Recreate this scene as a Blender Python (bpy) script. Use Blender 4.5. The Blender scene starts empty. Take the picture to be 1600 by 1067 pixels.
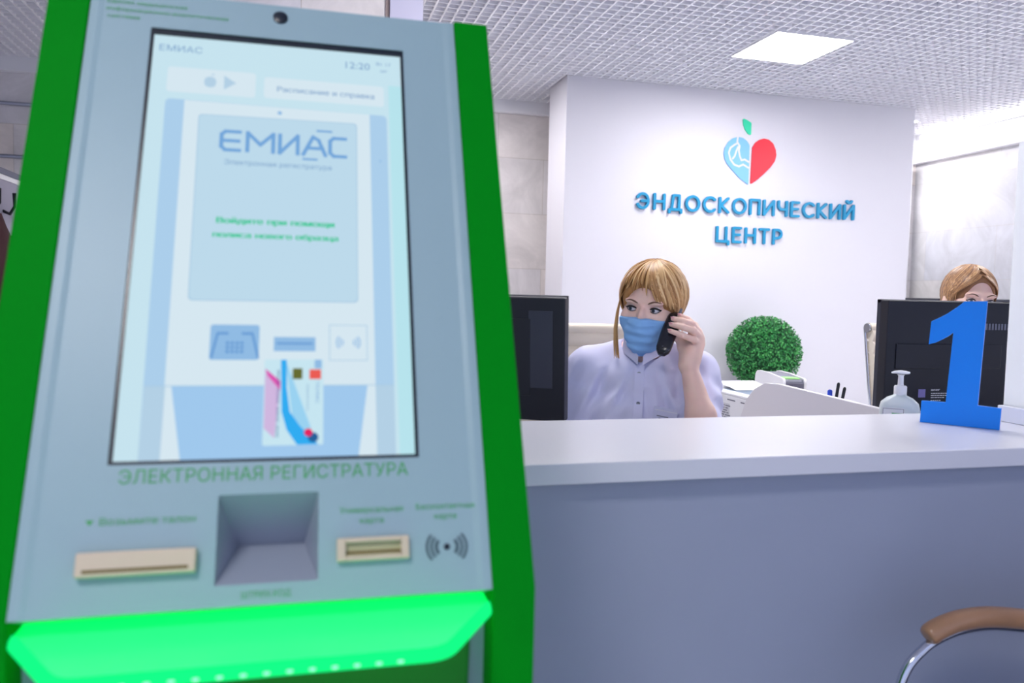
import bpy, math, random
import numpy as np
from math import sin, cos, pi, radians
from mathutils import Vector, Matrix
from mathutils.geometry import interpolate_bezier, delaunay_2d_cdt

scene = bpy.context.scene
COL = scene.collection

# ---------------------------------------------------------------- camera
def rot_rows(yaw, pitch, roll):
    ca, sa = cos(yaw), sin(yaw); cb, sb = cos(pitch), sin(pitch); cc, sc = cos(roll), sin(roll)
    f = Vector((sa*cb, ca*cb, sb)); r = Vector((ca, -sa, 0)); d = f.cross(r)
    return cc*r + sc*d, -sc*r + cc*d, f

cam_data = bpy.data.cameras.new('camera')
cam = bpy.data.objects.new('camera', cam_data); COL.objects.link(cam)
R_, D_, F_ = rot_rows(radians(14.97), radians(-3.44), radians(-1.32))
M = Matrix((R_, -D_, -F_)).transposed().to_4x4()
M.translation = Vector((0, 0, 1.32))
cam.matrix_world = M
cam_data.sensor_width = 36.0
cam_data.lens = 1248.0/1600.0*36.0
cam_data.clip_start = 0.02
cam_data.dof.use_dof = True
cam_data.dof.focus_distance = 2.65
cam_data.dof.aperture_fstop = 4.6
scene.camera = cam

# ---------------------------------------------------------------- world and exposure
world = bpy.data.worlds.new('world'); scene.world = world; world.use_nodes = True
bg = world.node_tree.nodes['Background']
bg.inputs[0].default_value = (0.60, 0.68, 1.0, 1)
bg.inputs[1].default_value = 1.1
scene.view_settings.view_transform = 'Standard'
scene.view_settings.look = 'None'
scene.view_settings.exposure = 0.0
scene.view_settings.gamma = 1.0
LAMP_STRENGTH = 38.0          # ceiling light panels

# ---------------------------------------------------------------- helpers
def lin(c):
    c = c/255.0
    return c/12.92 if c <= 0.04045 else ((c+0.055)/1.055)**2.4
def rgb(r, g, b): return (lin(r), lin(g), lin(b), 1.0)

def mat(name, col, rough=0.5, metal=0.0, noise=0.0, nscale=8.0, bump=0.0, bscale=60.0, coat=0.0, trans=0.0, ior=1.45, spec=None):
    m = bpy.data.materials.new(name); m.use_nodes = True
    nt = m.node_tree; p = nt.nodes['Principled BSDF']
    p.inputs['Base Color'].default_value = col
    p.inputs['Roughness'].default_value = rough
    p.inputs['Metallic'].default_value = metal
    p.inputs['Coat Weight'].default_value = coat
    p.inputs['Transmission Weight'].default_value = trans
    p.inputs['IOR'].default_value = ior
    if spec is not None: p.inputs['Specular IOR Level'].default_value = spec
    tc = nt.nodes.new('ShaderNodeTexCoord')
    if noise > 0:
        n = nt.nodes.new('ShaderNodeTexNoise'); n.inputs['Scale'].default_value = nscale; n.inputs['Detail'].default_value = 4
        nt.links.new(tc.outputs['Object'], n.inputs['Vector'])
        hsv = nt.nodes.new('ShaderNodeHueSaturation'); hsv.inputs['Color'].default_value = col
        mr = nt.nodes.new('ShaderNodeMapRange'); mr.inputs['From Min'].default_value = 0.3; mr.inputs['From Max'].default_value = 0.7
        mr.inputs['To Min'].default_value = 1-noise; mr.inputs['To Max'].default_value = 1+noise
        nt.links.new(n.outputs['Fac'], mr.inputs['Value']); nt.links.new(mr.outputs['Result'], hsv.inputs['Value'])
        nt.links.new(hsv.outputs['Color'], p.inputs['Base Color'])
    if bump > 0:
        n2 = nt.nodes.new('ShaderNodeTexNoise'); n2.inputs['Scale'].default_value = bscale; n2.inputs['Detail'].default_value = 3
        nt.links.new(tc.outputs['Object'], n2.inputs['Vector'])
        b = nt.nodes.new('ShaderNodeBump'); b.inputs['Strength'].default_value = bump; b.inputs['Distance'].default_value = 0.002
        nt.links.new(n2.outputs['Fac'], b.inputs['Height']); nt.links.new(b.outputs['Normal'], p.inputs['Normal'])
    return m

def emit(name, col, s=1.0):
    m = bpy.data.materials.new(name); m.use_nodes = True
    nt = m.node_tree; nt.nodes.remove(nt.nodes['Principled BSDF'])
    e = nt.nodes.new('ShaderNodeEmission'); e.inputs[0].default_value = col; e.inputs[1].default_value = s
    nt.links.new(e.outputs[0], nt.nodes['Material Output'].inputs[0])
    return m

def tile_mat(name, axis, c1, c2, joint, tw, th, rough=0.45):
    """stone slabs laid in courses; axis picks the two wall axes"""
    m = bpy.data.materials.new(name); m.use_nodes = True
    nt = m.node_tree; p = nt.nodes['Principled BSDF']; p.inputs['Roughness'].default_value = rough
    tc = nt.nodes.new('ShaderNodeTexCoord'); sx = nt.nodes.new('ShaderNodeSeparateXYZ'); cx = nt.nodes.new('ShaderNodeCombineXYZ')
    nt.links.new(tc.outputs['Object'], sx.inputs[0])
    a, b = axis
    nt.links.new(sx.outputs[a], cx.inputs[0]); nt.links.new(sx.outputs[b], cx.inputs[1])
    br = nt.nodes.new('ShaderNodeTexBrick')
    br.inputs['Scale'].default_value = 1.0; br.inputs['Mortar Size'].default_value = 0.003; br.inputs['Mortar Smooth'].default_value = 0.3
    br.inputs['Brick Width'].default_value = tw; br.inputs['Row Height'].default_value = th
    br.inputs['Color1'].default_value = c1; br.inputs['Color2'].default_value = c2; br.inputs['Mortar'].default_value = joint
    br.inputs['Bias'].default_value = 0.0
    nt.links.new(cx.outputs[0], br.inputs['Vector'])
    n = nt.nodes.new('ShaderNodeTexNoise'); n.inputs['Scale'].default_value = 1.7; n.inputs['Detail'].default_value = 8; n.inputs['Roughness'].default_value = 0.65
    n.inputs['Distortion'].default_value = 1.5
    nt.links.new(tc.outputs['Object'], n.inputs['Vector'])
    mr = nt.nodes.new('ShaderNodeMapRange'); mr.inputs['From Min'].default_value = 0.3; mr.inputs['From Max'].default_value = 0.7
    mr.inputs['To Min'].default_value = 0.80; mr.inputs['To Max'].default_value = 1.12
    hsv = nt.nodes.new('ShaderNodeHueSaturation')
    nt.links.new(n.outputs['Fac'], mr.inputs['Value']); nt.links.new(mr.outputs['Result'], hsv.inputs['Value'])
    nt.links.new(br.outputs['Color'], hsv.inputs['Color']); nt.links.new(hsv.outputs['Color'], p.inputs['Base Color'])
    return m

def text_faces(body, size, res=4):
    """outlines of a line of text, filled by the non-zero rule (letters are drawn with overlapping contours)"""
    cu = bpy.data.curves.new('t', 'FONT'); cu.body = body; cu.size = size
    ob = bpy.data.objects.new('t', cu); COL.objects.link(ob)
    dg = bpy.context.evaluated_depsgraph_get(); dg.update()
    c2 = ob.evaluated_get(dg).to_curve(dg); loops = []
    for sp in c2.splines:
        P = sp.bezier_points; Lp = []
        for i in range(len(P)):
            a, b = P[i], P[(i+1) % len(P)]
            st = (a.handle_right-a.co).cross(b.co-a.co).length < 1e-9 and (b.handle_left-b.co).cross(b.co-a.co).length < 1e-9
            q = [a.co, b.co] if st else interpolate_bezier(a.co, a.handle_right, b.handle_left, b.co, res+1)
            Lp += [Vector((v.x, v.y)) for v in q[:-1]]
        if len(Lp) > 2: loops.append(Lp)
    bpy.data.objects.remove(ob); bpy.data.curves.remove(cu)
    V = []; E = []
    for Lp in loops:
        o = len(V); V += [v*1000 for v in Lp]; E += [(o+i, o+(i+1) % len(Lp)) for i in range(len(Lp))]
    if not V: return [], []
    r = delaunay_2d_cdt(V, E, [], 0, 1e-6)
    VV = np.array([tuple(v) for v in r[0]])/1000; F = np.array(r[2]); C = VV[F].mean(1); w = np.zeros(len(C))
    for Lp in loops:
        A = np.array([tuple(v) for v in Lp]); B = np.roll(A, -1, 0)
        for (x0, y0), (x1, y1) in zip(A, B):
            up = (y0 <= C[:, 1]) & (y1 > C[:, 1]); dn = (y0 > C[:, 1]) & (y1 <= C[:, 1])
            sd = (x1-x0)*(C[:, 1]-y0)-(C[:, 0]-x0)*(y1-y0)
            w += (up & (sd > 0)).astype(int)-(dn & (sd < 0)).astype(int)
    return [Vector(v) for v in VV], [tuple(int(i) for i in f) for f in F[w != 0]]

class MB:
    """collects vertices and faces, then links them as ONE mesh object"""
    def __init__(s): s.v = []; s.f = []; s.mi = []
    def add(s, vs, fs, mi=0):
        o = len(s.v); s.v += [tuple(v) for v in vs]; s.f += [tuple(i+o for i in f) for f in fs]; s.mi += [mi]*len(fs)
        return s
    def box(s, c, size, mi=0, rz=0.0, mtx=None):
        hx, hy, hz = size[0]/2, size[1]/2, size[2]/2
        vs = [Vector((x, y, z)) for z in (-hz, hz) for x, y in ((-hx, -hy), (hx, -hy), (hx, hy), (-hx, hy))]
        if rz: vs = [Matrix.Rotation(rz, 3, 'Z') @ v for v in vs]
        vs = [v+Vector(c) for v in vs]
        if mtx: vs = [mtx @ v for v in vs]
        return s.add(vs, [(3, 2, 1, 0), (4, 5, 6, 7), (0, 1, 5, 4), (1, 2, 6, 5), (2, 3, 7, 6), (3, 0, 4, 7)], mi)
    def span(s, x0, x1, y0, y1, z0, z1, mi=0):
        return s.box(((x0+x1)/2, (y0+y1)/2, (z0+z1)/2), (abs(x1-x0), abs(y1-y0), abs(z1-z0)), mi)
    def prism(s, pts, to3d, d, mi=0):
        """extrude a 2-D outline: to3d(a, b, t), t runs 0..d"""
        n = len(pts)
        vs = [to3d(a, b, 0) for a, b in pts] + [to3d(a, b, d) for a, b in pts]
        fs = [tuple(range(n)), tuple(range(2*n-1, n-1, -1))]
        fs += [(i, i+n, (i+1) % n+n, (i+1) % n) for i in range(n)]
        return s.add(vs, fs, mi)
    def poly(s, pts3, mi=0): return s.add(pts3, [tuple(range(len(pts3)))], mi)
    def tube(s, path, r, n=10, mi=0, cap=True, flat=1.0, up=None):
        P = [Vector(p) for p in path]; m = len(P)
        rs = r if isinstance(r, (list, tuple)) else [r]*m
        T = [(P[min(i+1, m-1)]-P[max(i-1, 0)]).normalized() for i in range(m)]
        u = Vector(up) if up else Vector((0, 0, 1))
        if abs(T[0].dot(u)) > 0.95: u = Vector((1, 0, 0))
        vs = []
        for i in range(m):
            b = T[i].cross(u)
            if b.length < 1e-6: b = T[i].orthogonal()
            b.normalize(); u = b.cross(T[i]).normalized()
            for k in range(n):
                a = 2*pi*k/n
                vs.append(P[i]+b*(cos(a)*rs[i])+u*(sin(a)*rs[i]*flat))
        fs = [(i*n+k, i*n+(k+1) % n, (i+1)*n+(k+1) % n, (i+1)*n+k) for i in range(m-1) for k in range(n)]
        if cap: fs += [tuple(range(n-1, -1, -1)), tuple(range((m-1)*n, m*n))]
        return s.add(vs, fs, mi)
    def lathe(s, prof, c=(0, 0, 0), n=24, mi=0, sx=1.0, sy=1.0, mtx=None):
        vs = []
        for r, z in prof:
            for k in range(n):
                a = 2*pi*k/n; v = Vector((c[0]+cos(a)*r*sx, c[1]+sin(a)*r*sy, c[2]+z))
                vs.append(mtx @ v if mtx else v)
        m = len(prof)
        fs = [(i*n+k, i*n+(k+1) % n, (i+1)*n+(k+1) % n, (i+1)*n+k) for i in range(m-1) for k in range(n)]
        fs += [tuple(range(n-1, -1, -1)), tuple(range((m-1)*n, m*n))]
        return s.add(vs, fs, mi)
    def text(s, body, to3d, x, y, h, mi=0, align='LEFT', bold=0.0, width=None, depth=0.0):
        """lettering as flat faces: to3d(a, b); h is the capital height; width stretches it to fit"""
        V, Fs = text_faces(body, h/0.727)
        if not V: return s
        x0 = min(v.x for v in V); x1 = max(v.x for v in V); w = x1-x0
        k = width/w if width else 1.0
        off = {'LEFT': 0, 'CENTER': -w*k/2, 'RIGHT': -w*k}[align]
        for dx in ((0,) if not bold else (-bold, bold)):
            s.add([to3d(x+off+(v.x-x0)*k+dx, y+v.y) for v in V], Fs, mi)
        return s
    def build(s, name, mats, parent=None, smooth=None, bevel=None, seg=2, loc=None):
        me = bpy.data.meshes.new(name); me.from_pydata([tuple(v) for v in s.v], [], s.f)
        for m in (mats if isinstance(mats, (list, tuple)) else [mats]): me.materials.append(m)
        me.polygons.foreach_set('material_index', s.mi)
        import bmesh
        bm = bmesh.new(); bm.from_mesh(me); bmesh.ops.recalc_face_normals(bm, faces=bm.faces); bm.to_mesh(me); bm.free()
        if smooth is not None:
            me.polygons.foreach_set('use_smooth', [True]*len(me.polygons)); me.set_sharp_from_angle(angle=radians(smooth))
        me.update()
        o = bpy.data.objects.new(name, me); COL.objects.link(o)
        if parent: o.parent = parent
        if loc: o.location = loc
        if bevel:
            b = o.modifiers.new('bevel', 'BEVEL'); b.width = bevel; b.segments = seg; b.limit_method = 'ANGLE'; b.angle_limit = radians(40)
            me.polygons.foreach_set('use_smooth', [True]*len(me.polygons))
            b.harden_normals = True
        return o

def tag(o, label=None, cat=None, group=None, kind=None):
    if label: o['label'] = label
    if cat: o['category'] = cat
    if group: o['group'] = group
    if kind: o['kind'] = kind
    return o
def empty(name, loc, rz=0.0):
    o = bpy.data.objects.new(name, None); COL.objects.link(o); o.location = loc; o.rotation_euler = (0, 0, rz); o.empty_display_size = 0.1
    return o
def struct(o): o['kind'] = 'structure'; return o
def copy_tree(o, parent=None):
    c = o.copy(); COL.objects.link(c)
    if parent: c.parent = parent
    for ch in list(o.children): copy_tree(ch, c)
    return c
def smooth_path(P, n=5):
    P = [Vector(p) for p in P]; out = []
    for i in range(len(P)-1):
        a, b, c, d = P[max(i-1, 0)], P[i], P[i+1], P[min(i+2, len(P)-1)]
        for k in range(n):
            t = k/n; out.append(.5*((2*b)+(c-a)*t+(2*a-5*b+4*c-d)*t*t+(3*b-a-3*c+d)*t**3))
    return out+[P[-1]]
def rounded(pts, r, n=5):
    """round the corners of a 2-D outline; r is one radius or one per corner"""
    out = []; m = len(pts)
    for i in range(m):
        p = Vector(pts[i]); a = Vector(pts[i-1])-p; b = Vector(pts[(i+1) % m])-p
        rr = r[i] if isinstance(r, (list, tuple)) else r
        if rr <= 0: out.append(tuple(p)); continue
        ang = a.angle(b); d = min(rr/math.tan(ang/2), a.length*.49, b.length*.49)
        A = p+a.normalized()*d; B = p+b.normalized()*d
        for k in range(n+1):
            t = k/n; out.append(tuple((1-t)**2*A+2*t*(1-t)*p+t*t*B))
    return out

# ---------------------------------------------------------------- materials
M_wall = mat('white_painted_board', rgb(215, 214, 222), 0.55, bump=0.02)
M_trim = mat('white_trim', rgb(238, 238, 242), 0.45)
M_stone_b = tile_mat('stone_slabs_back', (0, 2), rgb(236, 226, 218), rgb(220, 217, 220), rgb(200, 192, 186), 0.9, 0.52)
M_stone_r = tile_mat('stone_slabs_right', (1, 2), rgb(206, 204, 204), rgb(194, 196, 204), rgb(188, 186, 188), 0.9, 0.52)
M_floor = tile_mat('floor_tiles', (0, 1), rgb(234, 233, 235), rgb(228, 228, 232), rgb(190, 190, 194), 0.6, 0.6, 0.25)
M_grid = mat('white_ceiling_slats', rgb(246, 246, 250), 0.4)
M_slab = mat('ceiling_void_paint', rgb(196, 201, 226), 0.8)
M_lamp = emit('lamp_diffuser', (1.0, 0.97, 0.98, 1), LAMP_STRENGTH)
M_lampframe = mat('lamp_frame', rgb(240, 240, 244), 0.4)
M_lav = mat('lavender_board', rgb(196, 194, 216), 0.55)
M_brown = mat('brown_edging', rgb(150, 132, 128), 0.5)
M_blackpl = mat('black_plastic', rgb(26, 28, 38), 0.45, bump=0.05, bscale=400)
M_darkpl = mat('dark_grey_plastic', rgb(52, 55, 68), 0.4)
M_greypl = mat('grey_plastic', rgb(112, 114, 130), 0.4)
M_whitepl = mat('white_plastic', rgb(232, 233, 238), 0.35)
M_cream = mat('cream_leather', rgb(232, 222, 204), 0.5, noise=0.03, bump=0.08, bscale=150)
M_chrome = mat('chrome', rgb(205, 208, 216), 0.12, 1.0)
M_steel = mat('brushed_steel', rgb(180, 184, 196), 0.3, 1.0)
M_top = mat('white_worktop', rgb(218, 218, 225), 0.3, spec=0.4)
M_front = mat('grey_counter_front', rgb(158, 165, 184), 0.45, noise=0.02, nscale=5)
M_desk = mat('white_laminate', rgb(224, 222, 228), 0.45)
M_wood = mat('light_brown_wood', rgb(176, 132, 98), 0.35, noise=0.10, nscale=14, coat=0.3)

# ---------------------------------------------------------------- room
H = 3.12
struct(MB().span(-5.0, 6.6, -3.0, 7.5, -0.05, 0.0).build('floor', M_floor))
struct(MB().span(-5.0, 6.6, 7.4, 7.5, 0, 3.6).build('wall_back', M_stone_b))
struct(MB().span(6.5, 6.6, -3.0, 7.4, 0, 3.6).build('wall_right', M_stone_r))
struct(MB().span(-5.1, -5.0, -3.0, 7.5, 0, 3.6).build('wall_left', M_wall))
slab = struct(MB().span(-5.0, 6.6, -3.0, 7.5, 3.6, 3.7).build('ceiling', M_slab))
g = MB()
x = 2.02-0.075*93
while x < 6.43:
    if x > -4.98: g.span(x-0.0062, x+0.0062, -3.0, 7.33, H, H+0.03)
    x += 0.075
y = 5.056-0.075*107
while y < 7.33:
    g.span(-5.0, 6.42, y-0.0062, y+0.0062, H+0.0005, H+0.0295)
    y += 0.075
g.build('grille', M_grid, slab)
struct(MB().span(6.42, 6.5, -3.0, 7.4, 2.82, H+0.06).build('trim_1', M_trim, bevel=0.004))
struct(MB().span(-5.0, 6.42, 7.33, 7.4, 3.007, H+0.06).build('trim_2', M_trim, bevel=0.004))
struct(MB().span(6.28, 6.36, 7.28, 7.4, 0, 2.82).build('trim_3', M_trim, bevel=0.01))
struct(MB().span(2.113, 5.529, 6.34, 6.81, 0, H).build('wall_centre', M_wall, bevel=0.004))
col = struct(MB().span(-0.55, 0.395, 4.0, 4.5, 0, 3.6).build('wall_column', M_stone_b))
MB().span(0.395, 0.415, 3.99, 4.5, 0, 3.6).build('edging', M_brown, col)
MB().span(0.415, 0.575, 3.97, 4.5, 0, 3.6).build('cladding', M_lav, col)
for i, z in enumerate((2.757, 2.334)):
    struct(MB().tube([(-4.9, 7.375, z), (-1.2, 7.375, z)], 0.016, 8).build('trim_%d' % (4+i), M_steel, smooth=50))

# ceiling light panels
def lamp(cx, cy, label, group=None):
    t = empty('ceiling_light', (cx, cy, H-0.014))
    fr = MB()
    for sx, sy, ex, ey in ((0, -0.297, 0.6, 0.006), (0, 0.297, 0.6, 0.006), (-0.297, 0, 0.006, 0.588), (0.297, 0, 0.006, 0.588)):
        fr.box((sx, sy, 0.018), (ex, ey, 0.038))
    fr.build('frame', M_lampframe, t)
    MB().box((0, 0, 0.003), (0.586, 0.586, 0.004)).build('diffuser', M_lamp, t)
    MB().box((0, 0, 0.030), (0.588, 0.588, 0.046)).build('housing', M_lampframe, t)
    tag(t, label, 'ceiling light', group)
lamp(3.377, 5.12, 'square white ceiling light panel set in the grid above the reception sign')
HID = 'square white ceiling light panel added out of sight of the camera to light the lobby'
for cx, cy in ((0.977, 6.32), (5.60, 7.0), (5.777, 3.92), (0.977, 2.72), (3.377, 2.72), (5.777, 2.72), (-0.823, -0.58)):  # unseen panels, added to bring the room up to brightness
    lamp(cx, cy, HID, 'added ceiling light panels out of view')
ll = empty('added_light_strip', (6.395, 4.9, 3.075)); tag(ll, 'slim white light strip added along the white fascia of the right wall to brighten the ceiling', 'ceiling light')  # strip added to brighten the fascia and ceiling on the right
MB().box((0.013, 0, 0), (0.022, 4.7, 0.03)).build('housing', M_lampframe, ll)
MB().box((-0.004, 0, 0.0), (0.012, 4.66, 0.022)).build('diffuser', emit('added_strip_diffuser', (1, 0.98, 0.98, 1), 22.0), ll)
# ---------------------------------------------------------------- sign on the centre wall
M_teal = mat('teal_letters', rgb(16, 140, 186), 0.4)
M_red = mat('red_acrylic', rgb(228, 22, 52), 0.35)
M_blue = mat('pale_blue_acrylic', rgb(120, 182, 236), 0.35)
M_mint = mat('mint_acrylic', rgb(40, 208, 160), 0.35)
YW = 6.34
wall3 = lambda a, b, t: (a, YW-t, b)
def arc(cx, cy, rx, ry, a0, a1, n=14):
    return [(cx+rx*cos(radians(a0+(a1-a0)*i/n)), cy+ry*sin(radians(a0+(a1-a0)*i/n))) for i in range(n+1)]
GL = {  # stroke letters: width, strokes; capital height 1
 'Э': (0.86, [arc(0.36, 0.5, 0.43, 0.5, 150, -150, 20), [(0.28, 0.5), (0.78, 0.5)]]),
 'Н': (0.74, [[(0, 0), (0, 1)], [(0.74, 0), (0.74, 1)], [(0, 0.52), (0.74, 0.52)]]),
 'Д': (0.90, [[(0.16, 0.0), (0.30, 1.0), (0.74, 1.0), (0.74, 0.0)], [(0, -0.2), (0, 0), (0.9, 0), (0.9, -0.2)]]),
 'О': (0.98, [arc(0.49, 0.5, 0.49, 0.5, 0, 360, 28)]),
 'С': (0.84, [arc(0.49, 0.5, 0.49, 0.5, 45, 315, 22)]),
 'К': (0.68, [[(0, 0), (0, 1)], [(0.66, 1), (0.08, 0.5), (0.68, 0)]]),
 'П': (0.72, [[(0, 0), (0, 1), (0.72, 1), (0.72, 0)]]),
 'И': (0.78, [[(0, 1), (0, 0), (0.78, 1), (0.78, 0)]]),
 'Ч': (0.68, [[(0, 1), (0, 0.72)] + arc(0.32, 0.72, 0.32, 0.3, 180, 270, 8) + [(0.68, 0.46)], [(0.68, 0), (0.68, 1)]]),
 'Е': (0.60, [[(0.6, 1), (0, 1), (0, 0), (0.6, 0)], [(0, 0.52), (0.52, 0.52)]]),
 'Й': (0.78, [[(0, 1), (0, 0), (0.78, 1), (0.78, 0)], arc(0.39, 1.36, 0.2, 0.16, 190, 350, 8)]),
 'Ц': (0.86, [[(0, 1), (0, 0), (0.9, 0), (0.9, -0.2)], [(0.72, 1), (0.72, 0)]]),
 'Т': (0.70, [[(0, 1), (0.70, 1)], [(0.35, 1), (0.35, 0)]]),
 'Р': (0.62, [[(0, 0), (0, 1), (0.3, 1)] + arc(0.32, 0.7, 0.30, 0.30, 90, -90, 10) + [(0, 0.4)]]),
}
def stroke_letter(mb, strokes, x0, z0, h, w, t0, t1, to3, mi=0):
    r = w/2; k = [0]
    def dep():          # pieces end a hair apart, so no two faces coincide
        k[0] += 1; return t1-t0+k[0]*.00006
    for st in strokes:
        P = [Vector((x0+a*h, z0+b*h)) for a, b in st]
        for i in range(len(P)-1):
            d = (P[i+1]-P[i]); 
            if d.length < 1e-6: continue
            d.normalize(); n = Vector((-d.y, d.x))
            pts = [P[i]+n*r, P[i]-n*r, P[i+1]-n*r, P[i+1]+n*r]
            mb.prism([tuple(p) for p in pts], lambda a, b, t: to3(a, b, t0+t), dep(), mi)
        for p in P:
            mb.prism([(p.x+r*cos(2*pi*k/12), p.y+r*sin(2*pi*k/12)) for k in range(12)], lambda a, b, t: to3(a, b, t0+t), dep(), mi)
sign = empty('wall_sign', (0, 0, 0))
tag(sign, 'clinic sign on the white wall, teal raised Cyrillic letters under a two-tone heart logo', 'sign')
h = 0.120; sw = 0.0235
def word(s, xa, xb, z):
    tot = sum(GL[c][0] for c in s)*h+sw*len(s)*0
    gap = (xb-xa-sw-tot)/(len(s)-1)
    x = xa+sw/2
    for c in s:
        mb = MB(); stroke_letter(mb, GL[c][1], x, z+sw/2, h, sw, 0.004, 0.028, wall3)
        mb.build('letter', M_teal, sign); x += GL[c][0]*h+gap
word('ЭНДОСКОПИЧЕСКИЙ', 2.752, 4.904, 2.058)
word('ЦЕНТР', 3.508, 4.165, 1.806)
red = [(3.832, 2.326), (3.837, 2.648), (3.865, 2.691), (3.905, 2.72), (3.947, 2.733), (3.997, 2.726), (4.041, 2.696), (4.068, 2.646), (4.078, 2.595), (4.065, 2.543), (4.025, 2.489), (3.961, 2.426), (3.897, 2.371)]
blue = [(3.811, 2.322), (3.808, 2.665), (3.782, 2.699), (3.739, 2.725), (3.69, 2.729), (3.642, 2.714), (3.599, 2.679), (3.569, 2.627), (3.561, 2.576), (3.571, 2.533), (3.597, 2.491), (3.645, 2.444), (3.714, 2.382)]
leaf = [(3.732, 2.894), (3.774, 2.88), (3.818, 2.859), (3.818, 2.748), (3.787, 2.765), (3.758, 2.799), (3.739, 2.841)]
tag(MB().prism(rounded(red, [0.01]+[0.03]*12, 3), wall3, 0.012).build('logo_half', M_red, sign), 'red right half of the heart')
lh = MB().prism(rounded(blue, [0.005]+[0.03]*12, 3), wall3, 0.012)
for st in ([(3.69, 2.735), (3.684, 2.685), (3.71, 2.651), (3.703, 2.614), (3.714, 2.564), (3.732, 2.529), (3.764, 2.538), (3.806, 2.519)],
           [(3.679, 2.67), (3.655, 2.655), (3.621, 2.63), (3.606, 2.586), (3.625, 2.529), (3.663, 2.488), (3.71, 2.474), (3.75, 2.494), (3.806, 2.468)],
           [(3.694, 2.642), (3.679, 2.605), (3.665, 2.561), (3.646, 2.538)]):
    for i in range(len(st)-1):
        stroke_letter(lh, [[st[i], st[i+1]]], 0, 0, 1.0, 0.016, 0.012, 0.0135, wall3, 1)
tag(lh.build('logo_half', [M_blue, M_wall], sign), 'pale blue left half of the heart with a white line drawing')
tag(MB().prism(rounded(leaf, 0.012, 3), wall3, 0.012).build('logo_leaf', M_mint, sign), 'mint green leaf above the heart')

# ---------------------------------------------------------------- reception counter
cnt = empty('reception_counter', (1.6, 1.4, 0))
tag(cnt, 'long white reception counter with a thick top and plain grey front', 'counter')
def cp(mb, name, m, **k): return mb.build(name, m, cnt, **k)
o_ = (-1.6, -1.4)
def sp(mb, x0, x1, y0, y1, z0, z1, mi=0): return mb.span(x0-1.6, x1-1.6, y0-1.4, y1-1.4, z0, z1, mi)
cp(sp(MB(), 0.30, 3.4, 1.2, 1.622, 1.0145, 1.05), 'countertop', M_top, bevel=0.003)
cp(sp(MB(), 0.32, 3.4, 1.235, 1.265, 0.0, 1.0145), 'front_panel', M_front)
for x0 in (0.32, 3.375): cp(sp(MB(), x0, x0+.025, 1.265, 1.60, 0.0, 1.0145), 'end_panel', M_desk)
cp(sp(MB(), 1.33, 1.535, 1.60, 1.76, 0.885, 0.90), 'ledge', M_desk)
for x0 in (1.33, 1.52): cp(sp(MB(), x0, x0+.015, 1.56, 1.60, 0.7, 1.0145), 'bracket', M_desk)

# inner desks
d1 = empty('reception_desk', (0.6, 1.9, 0)); tag(d1, 'white laminate work desk behind the counter where the masked woman sits', 'desk')
dm = MB(); out = [(-0.9, -0.27), (0.885, -0.27), (0.885, -0.09), (-0.12, -0.09), (-0.12, 0.45), (-0.9, 0.45)]
dm.prism(out, lambda a, b, t: (a, b, 0.725+t), 0.025); dm.build('desktop', M_desk, d1)
for a, b in ((-0.86, -0.23), (0.85, -0.23), (-0.16, 0.41), (-0.86, 0.41)):
    MB().box((a, b, 0.3625), (0.04, 0.04, 0.725)).build('leg', M_steel, d1)
d2 = empty('reception_desk', (2.4, 2.0, 0)); tag(d2, 'white laminate work desk behind the blue numeral where the second woman sits', 'desk')
MB().span(-0.87, 0.9, -0.37, 0.16, 0.725, 0.75).build('desktop', M_desk, d2)
for a, b in ((-0.83, -0.33), (0.86, -0.33), (0.86, 0.12), (-0.83, 0.12)):
    MB().box((a, b, 0.3625), (0.04, 0.04, 0.725)).build('leg', M_steel, d2)
rt = empty('return_cabinet', (1.92, 3.2, 0)); tag(rt, 'low white cabinet carrying the two printers beyond the curved divider', 'cabinet')
for nm, g0, z0, z1, mm in (('body', 0.0, 0.0, 0.725, M_desk), ('top', 0.01, 0.725, 0.75, M_top)):
    MB().prism([(-.33-g0, -.62-g0), (.19+g0, -.62-g0), (.19+g0, -.14-g0), (.35+g0, -.14-g0), (.35+g0, .55+g0), (-.33-g0, .55+g0)], lambda a, b, t: (a, b, z0+t), z1-z0).build(nm, mm, rt)
for yy in (-0.33, 0.26): MB().span(-0.345, -0.33, yy-0.27, yy+0.27, 0.05, 0.70).build('door', M_whitepl, rt)

# curved divider
dv = MB()
kd = 1.50/1.55
pts = [(1.826, None), (1.826, 1.0258), (1.85, 1.026), (2.06, 1.031), (2.34, 1.038), (2.42, 1.033), (2.485, 1.003), (2.535, 0.958), (2.566, 0.895), (2.575, 0.80), (2.575, None)]
pts = [(a*kd, 0.0 if b is None else 1.32-(1.32-b)*kd) for a, b in pts]
dv.prism(pts, lambda a, b, t: (1.50+t, a, b), 0.018)
tag(dv.build('desk_divider', M_desk, bevel=0.002), 'pale curved privacy divider rising between the two desks behind the counter', 'divider')

# ---------------------------------------------------------------- blue numeral one
uu = Vector((0.619, -0.785, 0)); nn = Vector((0.785, 0.619, 0)); base = Vector((1.362, 1.498, 1.0505))
one = [(0, 0), (0.155, 0), (0.1565, 0.047), (0.1120, 0.0487), (0.1190, 0.2765), (0.0755, 0.2748), (0.062, 0.262), (0.0441, 0.2476), (0.029, 0.238), (0.0125, 0.2288), (0.0096, 0.1768), (0.023, 0.1815), (0.0356, 0.189), (0.048, 0.1975), (0.0573, 0.2059), (0.0497, 0.0496), (0.0012, 0.0485)]
m1 = MB().prism(one, lambda a, b, t: tuple(base+uu*a+nn*t+Vector((0, 0, b))), 0.010)
tag(m1.build('counter_numeral', mat('blue_acrylic', rgb(14, 136, 248), 0.4), bevel=0.0006), 'large bright blue numeral 1 standing on the white counter', 'number sign')

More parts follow.
